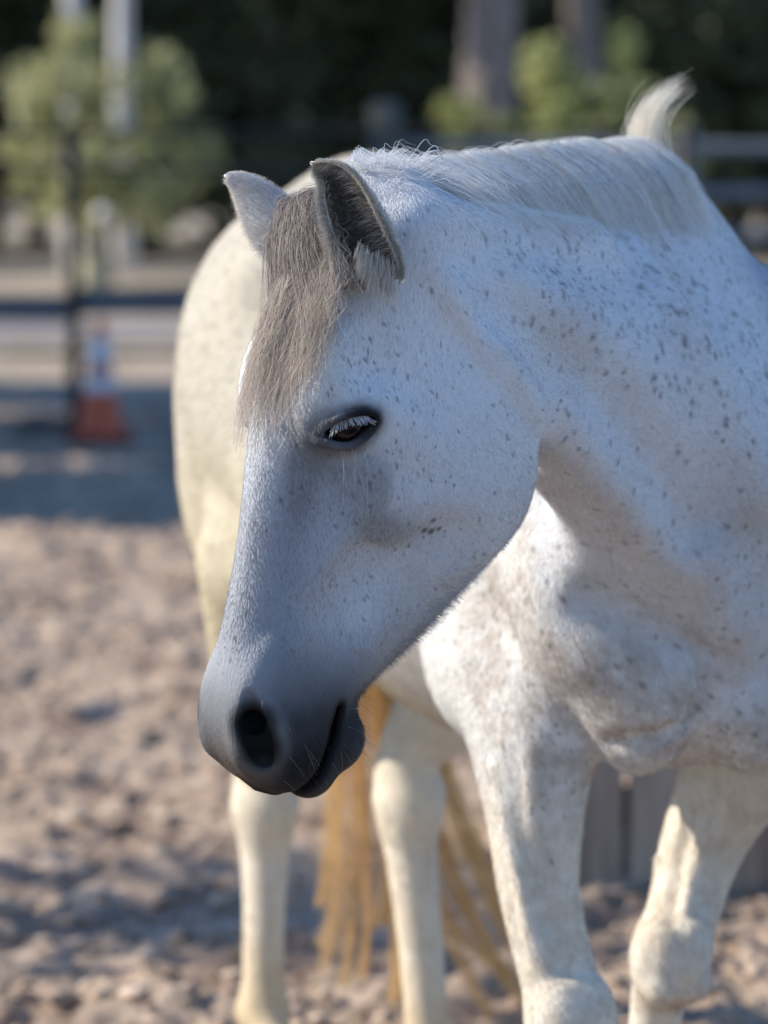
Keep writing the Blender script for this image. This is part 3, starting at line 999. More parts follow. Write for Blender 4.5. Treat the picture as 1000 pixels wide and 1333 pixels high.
def mouth_fn(P):
    s, f, l = to_head(P)
    b = _m1 - _m0
    t = np.clip(((s - _m0[0]) * b[0] + (f - _m0[1]) * b[1]) / b.dot(b), 0, 1)
    bow = -0.010 * np.sin(np.pi * t)
    dx = s - (_m0[0] + b[0] * t); dy = f - (_m0[1] + b[1] * t + bow)
    dd = np.hypot(dx, dy) - (0.0042 + .0022 * t)
    return np.maximum(dd, 0.022 - np.abs(l) - .03 * smoothstep(.575, .605, s))


_c = np.array([head(s, f, l) for s in (.52, .65) for f in (-.14, -.07) for l in (-.07, .07)])
prim(mouth_fn, _c.min(0), _c.max(0), 0.007, 's')

# eyes: lids over a ball, cut by an almond opening
EYES = []
for sd in (-1, 1):
    Ec = head(EYE_L[0], EYE_L[1], (EYE_L[2] - .010) * sd)
    out = unit(H_L * sd + H_F * .30 + H_S * .10)                 # the way the eye looks
    wx = H_S * .42 - H_F * .91                                   # towards the outer corner (backwards) ...
    wx = unit(-H_F * .92 - H_S * .40)                            # ... which sits higher
    wx = unit(wx - out * wx.dot(out))
    wy = np.cross(wx, out)
    if wy.dot(H_S) > 0: wy = -wy                                 # up
    EYES.append((Ec, out, wx, wy))
    ellipsoid(Ec, (.0275, .0275, .0275), k=.012)
    # heavy upper lid
    chain([(Ec + wx * -.026 + wy * .002 + out * .014, .004), (Ec + wx * -.013 + wy * .0115 + out * .0215, .006), (Ec + wx * .004 + wy * .0135 + out * .0225, .0065), (Ec + wx * .018 + wy * .010 + out * .0175, .005), (Ec + wx * .030 + wy * .003 + out * .009, .004)], k=.010)
    # lower lid
    chain([(Ec + wx * -.030 + wy * -.008 + out * .012, .004), (Ec + wx * -.014 + wy * -.0155 + out * .0190, .0035), (Ec + wx * .004 + wy * -.0165 + out * .0185, .0035), (Ec + wx * .018 + wy * -.009 + out * .0165, .004), (Ec + wx * .028 + wy * .000 + out * .009, .004)], k=.012)

    def eye_open(P, Ec=Ec, out=out, wx=wx, wy=wy):
        q = P - Ec
        x, y, z = q @ wx, q @ wy, q @ out
        e = np.clip(1 - (x / .0290) ** 2, -1, 1)
        yu = .0098 * e + .10 * x
        yl = -.0148 * e + .10 * x
        m = np.maximum(y - yu, yl - y)
        return np.maximum(m * .9, .0195 - np.linalg.norm(q, axis=1))
    prim(lambda P, f=eye_open, e=Ec, o=out: np.maximum(f(P), .004 - (P - e) @ o), Ec - .04, Ec + .04, .003, 's')
    # fold above the lid
    chain([(Ec + wx * -.020 + wy * .0165 + out * .0235, .0012), (Ec + wx * -.002 + wy * .0215 + out * .0255, .0016), (Ec + wx * .022 + wy * .0160 + out * .0195, .0012)], k=.006, op='s')

def sdf(P, margin=0.035, cell=0.12):
    """blend all volumes; points are handled in small cells so that only nearby volumes are looked at"""
    key = np.floor(P / cell).astype(np.int64)
    key = (key[:, 0] * 1009 + key[:, 1]) * 1009 + key[:, 2]
    order = np.argsort(key, kind='stable')
    ks = key[order]
    cut = np.r_[0, np.nonzero(np.diff(ks))[0] + 1, len(ks)]
    out = np.empty(len(P))
    for a, b in zip(cut[:-1], cut[1:]):
        ii = order[a:b]
        X = P[ii]
        xl, xh = X.min(0), X.max(0)
        d = np.full(len(X), 0.12)
        for op, k, lo, hi, fn in PRIMS:
            mg = max(margin, k + .01) if op == 'u' else max(k, .002) + .002
            if (xl > hi + mg).any() or (xh < lo - mg).any():
                continue
            e = fn(X)
            if op == 'u':
                if k > 0:
                    h = np.maximum(k - np.abs(d - e), 0) / k
                    d = np.minimum(d, e) - h * h * k * .25
                else:
                    d = np.minimum(d, e)
            else:
                h = np.maximum(k - np.abs(d + e), 0) / k
                d = np.maximum(d, -e) + h * h * k * .25
        out[ii] = d
    return out


# ---- relief of the near side of the neck and shoulder, laid on the surface found so far
def skin_point(px, py, inset=0.0, d0=3.3, d1=4.6):
    ds = np.linspace(d0, d1, 260)
    ray = np.array([at(px, py, d) for d in ds])
    v = sdf(ray)
    i = int(np.argmax(v < 0))
    return at(px, py, ds[i] - .0025 + inset)


def relief(pts, inset, k, op='u'):
    return [(skin_point(x, y, inset if op == 'u' else -inset), r) for x, y, r in pts], k, op


REL = [
    relief([(528, 300, .010), (565, 350, .013), (615, 415, .014), (665, 470, .013), (697, 525, .010)], .008, .03),            # behind the jaw, ear to throat
    relief([(735, 500, .020), (790, 566, .030), (850, 640, .034), (905, 715, .036), (945, 800, .03)], .021, .035),           # band along the windpipe
    relief([(815, 335, .016), (868, 412, .022), (925, 515, .026), (975, 625, .028)], .017, .05),                              # front edge of the shoulder blade
    relief([(560, 285, .014), (660, 300, .020), (760, 320, .022)], .013, .05),                                                # under the mane
    relief([(660, 400, .016), (730, 455, .022), (800, 525, .026), (860, 610, .026), (905, 690, .020)], .017, .055, 's'),      # furrow
    relief([(770, 790, .012), (830, 830, .014), (895, 850, .012)], .009, .04, 's'),
    relief([(790, 850, .036), (838, 890, .048), (872, 880, .040)], .036, .05),                                               # breast muscle
    relief([(955, 920, .040), (985, 945, .046)], .034, .05),
    relief([(915, 850, .004), (908, 905, .007), (880, 946, .007), (830, 964, .007), (790, 968, .004)], .004, .022, 's'),      # crease below it
    relief([(664, 985, .002), (676, 1060, .006), (690, 1130, .006), (706, 1205, .002)], .0035, .022, 's'),                    # tendons of the near foreleg
    relief([(642, 1000, .003), (662, 1090, .006), (680, 1170, .006), (700, 1260, .004)], .0035, .014),
    relief([(716, 985, .002), (712, 1080, .007), (720, 1170, .006), (735, 1260, .003)], .003, .022, 's'),
    relief([(905, 1060, .005), (890, 1110, .006), (880, 1160, .006), (872, 1200, .004)], .003, .012, 's'),                    # and of the far one
    relief([(920, 1075, .006), (905, 1130, .007), (893, 1185, .006)], .003, .012),
    relief([(848, 1212, .006), (840, 1235, .007), (838, 1262, .006)], .005, .016),                                            # knee bones
    relief([(900, 1215, .006), (900, 1240, .007), (893, 1265, .006)], .005, .016),
]
for pts_, k_, op_ in REL:
    chain(pts_, k=k_, op=op_)


def extract(h=0.006):
    lo = np.min([p[2] for p in PRIMS], axis=0) - .03
    hi = np.max([p[3] for p in PRIMS], axis=0) + .03
    lo = np.maximum(lo, [-.5, 3.0, .0]); hi = np.minimum(hi, [.9, 5.9, 1.6])
    B = 6
    nb = np.ceil((hi - lo) / (h * B)).astype(int)
    bi = np.stack(np.meshgrid(*[np.arange(n) for n in nb], indexing='ij'), -1).reshape(-1, 3)
    cen = lo + (bi + .5) * h * B
    dc = sdf(cen, .10)
    act = bi[np.abs(dc) < h * B * .87 + .024]
    n = nb * B + 1
    D = np.full(n, np.nan, dtype=np.float32)
    off = np.stack(np.meshgrid(*[np.arange(B + 1)] * 3, indexing='ij'), -1).reshape(-1, 3)
    for a in range(0, len(act), 3000):
        idx = (act[a:a + 3000, None, :] * B + off[None]).reshape(-1, 3)
        D[idx[:, 0], idx[:, 1], idx[:, 2]] = sdf(lo + idx * h)
    ins = D < 0
    ok = ~np.isnan(D)
    sh = tuple(x - 1 for x in n)
    cnt = np.zeros(sh, np.int8); good = np.ones(sh, bool)
    cor = [(i, j, k) for i in (0, 1) for j in (0, 1) for k in (0, 1)]
    sl = lambda A, c: A[c[0]:c[0] + sh[0], c[1]:c[1] + sh[1], c[2]:c[2] + sh[2]]
    for c in cor:
        cnt += sl(ins, c); good &= sl(ok, c)
    cell = good & (cnt > 0) & (cnt < 8)
    ci = np.argwhere(cell)
    vid = np.full(sh, -1, np.int32); vid[cell] = np.arange(len(ci))
    val = {c: D[ci[:, 0] + c[0], ci[:, 1] + c[1], ci[:, 2] + c[2]].astype(float) for c in cor}
    acc = np.zeros((len(ci), 3)); num = np.zeros(len(ci))
    for c in cor:
        for ax in range(3):
            if c[ax] == 0:
                e = list(c); e[ax] = 1; e = tuple(e)
                a, b = val[c], val[e]
                m = (a < 0) != (b < 0)
                t = np.where(m, a / np.where(m, a - b, 1), 0)
                p = np.tile(np.array(c, float), (len(ci), 1)); p[:, ax] = t
                acc[m] += p[m]; num[m] += 1
    V = lo + (ci + acc / num[:, None]) * h
    faces = []
    for ax in range(3):
        u, w = (ax + 1) % 3, (ax + 2) % 3
        s0 = [slice(None)] * 3; s1 = [slice(None)] * 3
        s0[ax] = slice(0, -1); s1[ax] = slice(1, None)
        x = (ins[tuple(s0)] != ins[tuple(s1)]) & ok[tuple(s0)] & ok[tuple(s1)]
        e = np.argwhere(x)
        e = e[(e[:, u] > 0) & (e[:, w] > 0) & (e[:, u] < sh[u]) & (e[:, w] < sh[w])]
        q = []
        for du, dw in ((1, 1), (0, 1), (0, 0), (1, 0)):
            g = e.copy(); g[:, u] -= du; g[:, w] -= dw
            q.append(vid[g[:, 0], g[:, 1], g[:, 2]])
        q = np.stack(q, 1)
        flip = ins[e[:, 0], e[:, 1], e[:, 2]]
        q[~flip] = q[~flip][:, ::-1]
        faces.append(q[(q >= 0).all(1)])
    return V, np.concatenate(faces)


def gradient(P, e=0.0012):
    G = np.zeros_like(P)
    for ax in range(3):
        o = np.zeros(3); o[ax] = e
        G[:, ax] = (sdf(P + o) - sdf(P - o)) / (2 * e)
    return G


def project(P, it=1):
    for _ in range(it):
        G = gradient(P)
        g2 = np.maximum((G**2).sum(1), .15)
        P = P - np.clip(sdf(P) / g2, -.003, .003)[:, None] * G
    return P


def build_body_mesh():
    V, F = extract(0.007)
    me = mesh_from_arrays('body', V, F)
    bm = bmesh.new(); bm.from_mesh(me)
    # finer faces on the head, finest round eyes and muzzle
    for lim in (0, 1):
        co = np.array([v.co[:] for v in bm.verts])
        s, f, l = to_head(co)
        if lim == 0:
            sel = (s > -.03) & (f > -.33) & (np.abs(l) < .14) & (s < .66) & (f < .06) & ((s > .12) | (f > -.16))
        else:
            sel = np.zeros(len(co), bool)
            for E in EYES: sel |= np.linalg.norm(co - E[0] - E[1] * .015, axis=1) < .042
            sel |= (s > .50)
        ed = [e for e in bm.edges if sel[e.verts[0].index] and sel[e.verts[1].index]]
        bmesh.ops.subdivide_edges(bm, edges=ed, cuts=1, use_grid_fill=True)
        bm.verts.index_update()
    bmesh.ops.triangulate(bm, faces=[f for f in bm.faces if len(f.verts) > 4])
    bm.to_mesh(me); bm.free()
    co = np.empty(len(me.vertices) * 3, np.float32); me.vertices.foreach_get('co', co)
    P = co.reshape(-1, 3).astype(float)
    s, f, l = to_head(P)
    m = (s > -.06) & (f > -.36) & (np.abs(l) < .16) & (s < .70) & (f < .08)
    P[m] = project(P[m])
    me.vertices.foreach_set('co', P.astype(np.float32).ravel())
    me.polygons.foreach_set('use_smooth', np.ones(len(me.polygons), bool))
    me.update()
    return me, P


body_me, BODY_P = build_body_mesh()

# ================================================================== the horse: colours, hair, ears, eyes, hooves
def speck_mask(P, prob, size=(.0007, .0016), cell=.0046, flow=None, seed=5):
    """scattered flea-bite specks: P (n,3), prob (n,) chance that a cell holds a speck; returns 0..1"""
    base = np.floor(P / cell).astype(np.int64)
    out = np.zeros(len(P))
    for dx in (-1, 0, 1):
        for dy in (-1, 0, 1):
            for dz in (-1, 0, 1):
                c = base + np.array([dx, dy, dz])
                hsh = (c[:, 0] * 73856093) ^ (c[:, 1] * 19349663) ^ (c[:, 2] * 83492791) ^ (seed * 2654435761)
                r = []
                for k in range(5):
                    hsh = (hsh * 6364136223846793005 + 1442695040888963407) & 0x7fffffffffffffff
                    r.append(((hsh >> 20) & 0xffff) / 65535.0)
                cen = (c + np.stack(r[:3], 1)) * cell
                q = P - cen
                if flow is not None:
                    al = (q * flow).sum(1)
                    q2 = (q**2).sum(1) - al**2 * .80
                else:
                    q2 = (q**2).sum(1)
                rad = size[0] + (size[1] - size[0]) * r[4] ** 2
                hit = (r[3] < prob) * (.60 + .40 * r[0]) * smoothstep(1.25, .7, np.sqrt(np.maximum(q2, 0)) / rad)
                out = np.maximum(out, hit)
    return out


_RC = {}


def regions(P):
    key = (id(P), len(P))
    if key not in _RC:
        _RC.clear() if len(_RC) > 3 else None
        _RC[key] = (P, _regions(P))
    return _RC[key][1]


def _regions(P):
    s, f, l = to_head(P)
    dh = hl.d(s, f, l)
    wh = smoothstep(.045, .008, dh)
    bx, by, bz = to_body(P)
    near = P[:, 1] < 4.45
    wn = np.zeros(len(P)); fi = np.zeros(len(P)); nv = np.zeros(len(P))
    idx = np.nonzero(near & (P[:, 2] > .7))[0]
    if len(idx):
        a, v, u, over = neck_coords(P[idx])
        j = a.astype(int)
        dn = np.hypot(np.maximum(np.abs(u) - NK_W[j].max(1), 0), np.maximum(np.abs(v) - NK_B[j], 0))
        wn[idx] = smoothstep(.06, .01, dn) * (over < .02) * smoothstep(54, 40, a)
        fi[idx] = a; nv[idx] = v / NK_B[j]
    return s, f, l, wh, bx, by, bz, wn * (1 - wh), fi, nv


def flow_dir(P, N):
    s, f, l, wh, bx, by, bz, wn, fi, nv = regions(P)
    cheek = smoothstep(-.10, -.20, f)[:, None]
    fh = H_S[None] * (1 - .55 * cheek) - H_F[None] * (.25 + .65 * cheek)
    tn = NK_T[np.clip(fi.astype(int), 0, NKN - 1)]
    if NK_T[20] @ B_FWD > 0: tn = -tn
    fn_ = tn * .9 + np.array([0, 0, -.45])
    fb = -B_FWD[None] * .7 + np.array([0, 0, -.55])[None] + np.zeros((len(P), 3))
    leg = smoothstep(.85, .66, P[:, 2])[:, None]
    fb = fb * (1 - leg) + np.array([0, 0, -1.0]) * leg
    front = smoothstep(.0, .15, bx)[:, None]
    fb = fb * (1 - front) + (np.array([0, 0, -1.0]) + .25 * B_LFT) * front
    D = fh * wh[:, None] + fn_ * wn[:, None] + fb * (1 - wh - wn)[:, None]
    sw = np.stack([fbm(P, 22, 2, N1), fbm(P, 22, 2, N2), fbm(P, 22, 2, N3)], 1) - .5
    D = D + sw * .9
    D = D - N * (D * N).sum(1)[:, None]
    return D / np.maximum(np.linalg.norm(D, axis=1), 1e-6)[:, None]


def mix(a, b, t):
    return a * (1 - t[:, None]) + np.asarray(b)[None] * t[:, None]


def coat_colour(P, flow=None, specks=True):
    s, f, l, wh, bx, by, bz, wn, fi, nv = regions(P)
    n = len(P)
    big = fbm(P, 7, 4, N2); fine = fbm(P, 45, 3, N3)
    C = np.tile(np.array([.655, .68, .72]), (n, 1))
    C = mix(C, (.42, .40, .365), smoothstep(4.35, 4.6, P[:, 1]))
    C = mix(C, (.645, .63, .60), (1 - wh) * (1 - wn) * .8 * (P[:, 1] < 4.45))
    # body behind the shoulder: cream, yellower on the quarters and lower down
    hindw = smoothstep(-.1, -.7, bx) * (1 - wh) * (1 - wn)
    C = mix(C, (.42, .385, .305), hindw * (.55 + .6 * (big - .4)).clip(0, 1))
    C = mix(C, (.54, .45, .28), hindw * smoothstep(1.15, .75, bz) * .55)
    # breast: dun mottling under white hair, deepened to paint in the shade there
    breast = smoothstep(-.05, .1, bx) * smoothstep(1.15, .92, bz) * smoothstep(.55, .75, bz) * (1 - wh) * (1 - wn * .6)
    C = mix(C, (.35, .285, .235), breast * np.clip(.36 + .6 * (big - .45) + 1.0 * (fine - .5) + .8 * (fbm(P, 150, 2, N1) - .5), 0, .75))
    # legs: cream, soiled on knees and lower down
    legw = smoothstep(.75, .6, bz)
    C = mix(C, (.68, .61, .50), legw * .75)
    C = mix(C, (.46, .36, .25), legw * np.clip((fine - .46) * 1.8, 0, .30))
    C = mix(C, (.50, .36, .18), smoothstep(.30, .12, bz) * .6)
    kn = np.exp(-(((P - (kl + np.array([.02, 0, -.04]))) / .028) ** 2).sum(1))
    C = mix(C, (.16, .11, .07), np.clip(kn * 1.1, 0, .75))
    # neck: a little dirty in blotches; shade of its lower half painted in darker
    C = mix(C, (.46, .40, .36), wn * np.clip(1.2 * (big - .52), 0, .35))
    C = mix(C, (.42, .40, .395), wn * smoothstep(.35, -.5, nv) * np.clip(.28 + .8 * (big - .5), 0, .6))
    # --- head
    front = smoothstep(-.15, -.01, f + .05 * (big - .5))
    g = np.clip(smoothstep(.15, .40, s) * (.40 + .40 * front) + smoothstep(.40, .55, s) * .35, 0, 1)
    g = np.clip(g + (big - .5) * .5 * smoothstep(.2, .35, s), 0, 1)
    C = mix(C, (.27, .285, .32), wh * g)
    mz = smoothstep(.455, .580, s + .35 * np.clip(-f - .02, 0, .10) - .03 * smoothstep(-.04, .0, f) + .020 * (fine - .5))
    C = mix(C, (.022, .023, .027), wh * mz * .96)
    lip = smoothstep(.560, .605, s + .45 * np.clip(-f - .05, 0, .08))
    C = mix(C, (.006, .006, .007), wh * lip * .94)
    C = mix(C, (.17, .14, .125), wh * smoothstep(.555, .60, s) * smoothstep(-.075, -.035, f) * .45)
    C = mix(C, (.16, .165, .18), wh * smoothstep(.50, .55, s) * smoothstep(-.030, -.004, f) * .5)
    C = mix(C, (.030, .030, .034), wh * smoothstep(.525, .56, s) * smoothstep(-.105, -.125, f) * .8)
    # nostrils
    for sd in (-1, 1):
        for c, r in (((.556, -.020, .050), .024), ((.578, -.036, .050), .021), ((.540, -.04, .03), .022)):
            q = ((P - head(c[0], c[1], c[2] * sd)) ** 2).sum(1)
            C = mix(C, (.004, .004, .004), np.exp(-(q / (r * 1.12)**2) ** 3) * .97)
    # dark skin round the eyes
    for Ec, out, wx, wy in EYES:
        q = P - Ec
        x, y, z = q @ wx, q @ wy, q @ out
        e = np.sqrt((x / .041) ** 2 + ((y + .003) / .026) ** 2)
        C = mix(C, (.10, .098, .105), smoothstep(1.35, .75, e + (fine - .5) * .4) * .85 * (z > -.008))
        e = np.sqrt((x / .0375) ** 2 + ((y + .003 - .1 * x) / .0208) ** 2)
        C = mix(C, (.008, .007, .008), smoothstep(1.15, .80, e + (fine - .5) * .25) * (z > -.005))
        C = mix(C, (.008, .007, .008), np.exp(-(((x + .032) / .012) ** 2 + ((y + .010) / .008) ** 2) ** 2) * .9 * (z > -.01))
        e2 = np.sqrt(((x + .028) / .034) ** 2 + ((y + .010) / .045) ** 2)
        C = mix(C, (.11, .11, .12), smoothstep(1.3, .3, e2) * .65 * (z > -.02))
        e3 = np.sqrt(((x - .0) / .040) ** 2 + ((y + .055) / .055) ** 2)
        C = mix(C, (.14, .138, .150), smoothstep(1.25, .2, e3) * .58 * (z > -.03))
    # smudges on the cheek below the eye
    ck = np.exp(-(((s - .335) / .018) ** 2 + ((f + .115) / .040) ** 2)) * (l > 0)
    C = mix(C, (.18, .17, .165), wh * np.clip(ck * (.4 + .9 * fine), 0, .6))
    ck = np.exp(-(((s - .300) / .030) ** 2 + ((f + .095) / .012) ** 2)) * (l > 0)
    C = mix(C, (.26, .25, .25), wh * np.clip(ck * .8, 0, .5))
    # shading beside the bridge of the nose, painted in as a darker streak
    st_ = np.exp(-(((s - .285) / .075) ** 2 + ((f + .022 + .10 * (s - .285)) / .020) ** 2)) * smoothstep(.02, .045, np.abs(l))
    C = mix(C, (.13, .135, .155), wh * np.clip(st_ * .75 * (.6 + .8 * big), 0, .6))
    # poll end of the forehead: darker roots below the forelock
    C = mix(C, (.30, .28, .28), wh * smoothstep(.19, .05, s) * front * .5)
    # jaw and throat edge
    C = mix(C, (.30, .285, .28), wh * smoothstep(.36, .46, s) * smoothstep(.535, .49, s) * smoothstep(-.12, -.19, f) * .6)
    tm = np.clip(((s - _m0[0]) * (_m1 - _m0)[0] + (f - _m0[1]) * (_m1 - _m0)[1]) / (_m1 - _m0).dot(_m1 - _m0), 0, 1)
    dm = np.hypot(s - (_m0[0] + (_m1 - _m0)[0] * tm), f - (_m0[1] + (_m1 - _m0)[1] * tm - .010 * np.sin(np.pi * tm)))
    C = mix(C, (.005, .005, .006), wh * smoothstep(.016, .006, dm) * .95)
    if specks:
        pn = 1.7 * wn * smoothstep(-.6, .3, nv) * (.35 + 1.5 * np.clip(big - .3, 0, 1)) + .22 * wn
        brow = np.exp(-(((s - .175) / .045) ** 2 + ((f + .060) / .055) ** 2)) * (l > 0)
        under = np.exp(-(((s - .29) / .06) ** 2 + ((f + .095) / .045) ** 2)) * (l > 0)
        ph = wh * (.10 * smoothstep(.0, .1, s) * smoothstep(.55, .4, s) + .75 * brow + .42 * under)
        pb = (1 - wh - wn) * np.where(P[:, 1] < 4.5, .08 + .22 * breast, .0) * smoothstep(.55, .75, bz)
        pr = pn + ph + pb
        m = speck_mask(P, pr, flow=flow)
        m2 = speck_mask(P, (wh * .012 * smoothstep(.5, .3, s) + wn * .03 + (1 - wh - wn) * .02 * smoothstep(.6, .8, bz) * (P[:, 1] < 4.5)), size=(.0012, .0026), cell=.014, flow=flow, seed=11)
        C = mix(C, (.075, .062, .058), np.clip(np.maximum(m * .82, m2 * .85), 0, 1))
        q = np.minimum.reduce([((P - c) ** 2).sum(1) / r**2 for c, r in CHEEK_MARKS])
        C = mix(C, (.055, .045, .045), np.exp(-q ** 2) * .85)
    return np.clip(C, .008, .9)


_cm = [(.318, -.172), (.330, -.178), (.330, -.168), (.326, -.186)]
CHEEK_MARKS = []
for s_, f_ in _cm:
    p0 = head(s_, f_, .09)
    ts_ = np.linspace(0, .06, 60)
    ray = p0[None] - H_L[None] * ts_[:, None]
    CHEEK_MARKS.append((ray[np.argmin(np.abs(sdf(ray)))], .0036 if s_ < .33 else .0045))


# ---- materials
def coat_material(name, rough=.7, trans=0.0, bump=True):
    k = NT(name)
    at_ = k.n('ShaderNodeAttribute', attribute_name='col')
    k.l(at_.outputs['Color'], k.b.inputs['Base Color'])
    k.b.inputs['Roughness'].default_value = rough
    k.b.inputs['Specular IOR Level'].default_value = .15
    if bump:
        tc = k.n('ShaderNodeTexCoord')
        mp = k.n('ShaderNodeMapping'); mp.inputs['Scale'].default_value = (1, 1, .35)
        k.l(tc.outputs['Object'], mp.inputs[0])
        nz = k.n('ShaderNodeTexNoise', i_Scale=420.0, i_Detail=4.0)
        k.l(mp.outputs[0], nz.inputs['Vector'])
        bp = k.n('ShaderNodeBump', i_Strength=.8, i_Distance=.0018)
        k.l(nz.outputs['Fac'], bp.inputs['Height'])
        k.l(bp.outputs[0], k.b.inputs['Normal'])
    if trans:
        tr = k.n('ShaderNodeBsdfTranslucent')
        k.l(at_.outputs['Color'], tr.inputs['Color'])
        ms = k.n('ShaderNodeMixShader'); ms.inputs[0].default_value = trans
        k.l(k.b.outputs[0], ms.inputs[1]); k.l(tr.outputs[0], ms.inputs[2])
        k.l(ms.outputs[0], k.t.nodes['Material Output'].inputs['Surface'])
    return k.m


MAT_SKIN = coat_material('horse_skin')
MAT_COAT = coat_material('horse_coat_hair', .6, .08, False)
MAT_LONG = coat_material('horse_long_hair', .45, .38, False)


def set_colour(data, C, domain='POINT'):
    a = data.attributes.new('col', 'FLOAT_COLOR', domain)
    a.data.foreach_set('color', np.concatenate([C, np.ones((len(C), 1))], 1).astype(np.float32).ravel())


def hair_object(name, S, rad, C, mat, parent):
    """S (n, m, 3) strands in world space, rad (n, m) radii, C (n, 3) colours"""
    n, m, _ = S.shape
    hc = bpy.data.hair_curves.new(name)
    hc.add_curves([m] * n)
    hc.position_data.foreach_set('vector', (S - PARENT_LOC).astype(np.float32).ravel())
    ra = hc.attributes.get('radius') or hc.attributes.new('radius', 'FLOAT', 'POINT')
    ra.data.foreach_set('value', rad.astype(np.float32).ravel())
    if C.ndim == 3:
        set_colour(hc, C.reshape(-1, 3), 'POINT')
    else:
        set_colour(hc, C, 'CURVE')
    hc.materials.append(mat)
    o = bpy.data.objects.new(name, hc)
    return link(o, parent)
horse = empty('horse', (BW[0], BW[1], 0))
tag(horse, 'flea-bitten white horse standing with its head turned and lowered', 'horse')
PARENT_LOC = np.array([BW[0], BW[1], 0.0])

# ---- body
nrm = np.empty(len(body_me.vertices) * 3, np.float32)
body_me.vertices.foreach_get('normal', nrm); nrm = nrm.reshape(-1, 3).astype(float)
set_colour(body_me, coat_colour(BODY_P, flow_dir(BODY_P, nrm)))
body_me.vertices.foreach_set('co', (BODY_P - PARENT_LOC).astype(np.float32).ravel())
body_me.update()
body_o = mesh_obj('body', body_me, MAT_SKIN, horse)


# ---- short coat, one strand per tuft
def sample_surface(me, dens_fn, seed=3):
    me.calc_loop_triangles()
    nt = len(me.loop_triangles)
    tri = np.empty(nt * 3, np.int32); me.loop_triangles.foreach_get('vertices', tri); tri = tri.reshape(-1, 3)
    A, B, Cc = BODY_P[tri[:, 0]], BODY_P[tri[:, 1]], BODY_P[tri[:, 2]]
    cr = np.cross(B - A, Cc - A)
    area = np.linalg.norm(cr, axis=1) / 2
    cen = (A + B + Cc) / 3
    want = area * dens_fn(cen)
    rng = np.random.default_rng(seed)
    cnt = np.floor(want + rng.random(nt)).astype(int)
    ti = np.repeat(np.arange(nt), cnt)
    u, v = rng.random(len(ti)), rng.random(len(ti))
    fl = u + v > 1
    u[fl], v[fl] = 1 - u[fl], 1 - v[fl]
    P = A[ti] + (B - A)[ti] * u[:, None] + (Cc - A)[ti] * v[:, None]
    nv_ = nrm[tri[ti, 0]] * (1 - u - v)[:, None] + nrm[tri[ti, 1]] * u[:, None] + nrm[tri[ti, 2]] * v[:, None]
    return P, nv_ / np.maximum(np.linalg.norm(nv_, axis=1), 1e-6)[:, None]


def eye_dist(P):
    d = np.full(len(P), 9.0)
    for Ec, out, wx, wy in EYES:
        q = P - Ec
        d = np.minimum(d, np.sqrt((q @ wx / .036) ** 2 + ((q @ wy) / .019) ** 2 + (np.maximum(-(q @ out), 0) / .01) ** 2))
    return d


def coat_density(c):
    s, f, l, wh, bx, by, bz, wn, fi, nv = regions(c)
    d = 210000.0 * wh + 140000.0 * wn + (1 - wh - wn) * np.where(c[:, 1] < 4.35, 95000.0, 9000.0)
    d = np.where(c[:, 2] < .36, 4000.0, d)
    d *= np.where(l * wh < -.02, .35, 1.0)                            # the far side of the head needs fewer
    d *= 1 - .85 * wh * smoothstep(.50, .58, s)
    return d * (eye_dist(c) > 1.22)


CP, CN = sample_surface(body_me, coat_density)
CF = flow_dir(CP, CN)
s, f, l, wh, bx, by, bz, wn, fi, nv = regions(CP)
rr = RNG.random(len(CP))
ln = wh * .0062 + wn * .0078 + (1 - wh - wn) * .010
ln = ln * (.7 + .6 * rr)
ln *= 1 - .65 * wh * smoothstep(.42, .55, s)
ln *= 1 - .45 * smoothstep(2.2, 1.0, eye_dist(CP))
jaw = wh * smoothstep(-.62, -.9, (f - np.interp(s, hl.xs, (hl.top + hl.bot) / 2)) / np.interp(s, hl.xs, (hl.top - hl.bot) / 2)) * smoothstep(.25, .42, s) * smoothstep(.60, .52, s)
ln *= 1 + 2.2 * jaw * rr
ln *= np.where(CP[:, 1] > 4.4, 1.35, 1.0)
lift = .18 + .26 * RNG.random(len(CP)) + .35 * jaw
side = np.cross(CN, CF)
wob = (RNG.random(len(CP)) - .5) * .5
m_ = 4
S = np.zeros((len(CP), m_, 3))
for k in range(m_):
    t = k / (m_ - 1)
    S[:, k] = CP - CN * .0006 + (CF * (t * np.cos(lift * .8))[:, None] + CN * (lift * t * (1 - .45 * t))[:, None] + side * (wob * t * t * .6)[:, None]) * ln[:, None]
rad = np.linspace(1, .25, m_)[None] * (.00016 + .00010 * RNG.random(len(CP)))[:, None] * np.where(CP[:, 1] > 4.35, 2.0, 1.0)[:, None]
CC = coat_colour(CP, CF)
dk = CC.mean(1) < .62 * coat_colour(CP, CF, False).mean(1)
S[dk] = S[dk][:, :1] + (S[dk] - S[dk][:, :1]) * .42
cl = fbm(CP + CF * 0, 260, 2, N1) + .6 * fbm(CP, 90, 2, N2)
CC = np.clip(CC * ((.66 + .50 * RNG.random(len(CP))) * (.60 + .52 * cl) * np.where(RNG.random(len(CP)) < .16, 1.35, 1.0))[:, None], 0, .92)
coat_o = hair_object('coat', S, rad, CC, MAT_COAT, body_o)


# ---- strands along guides
def strands(root, way, n_pts=14):
    """root (n,3), way: function t -> offset (n,3)"""
    S = np.zeros((len(root), n_pts, 3))
    for k in range(n_pts):
        S[:, k] = root + way(k / (n_pts - 1))
    return S


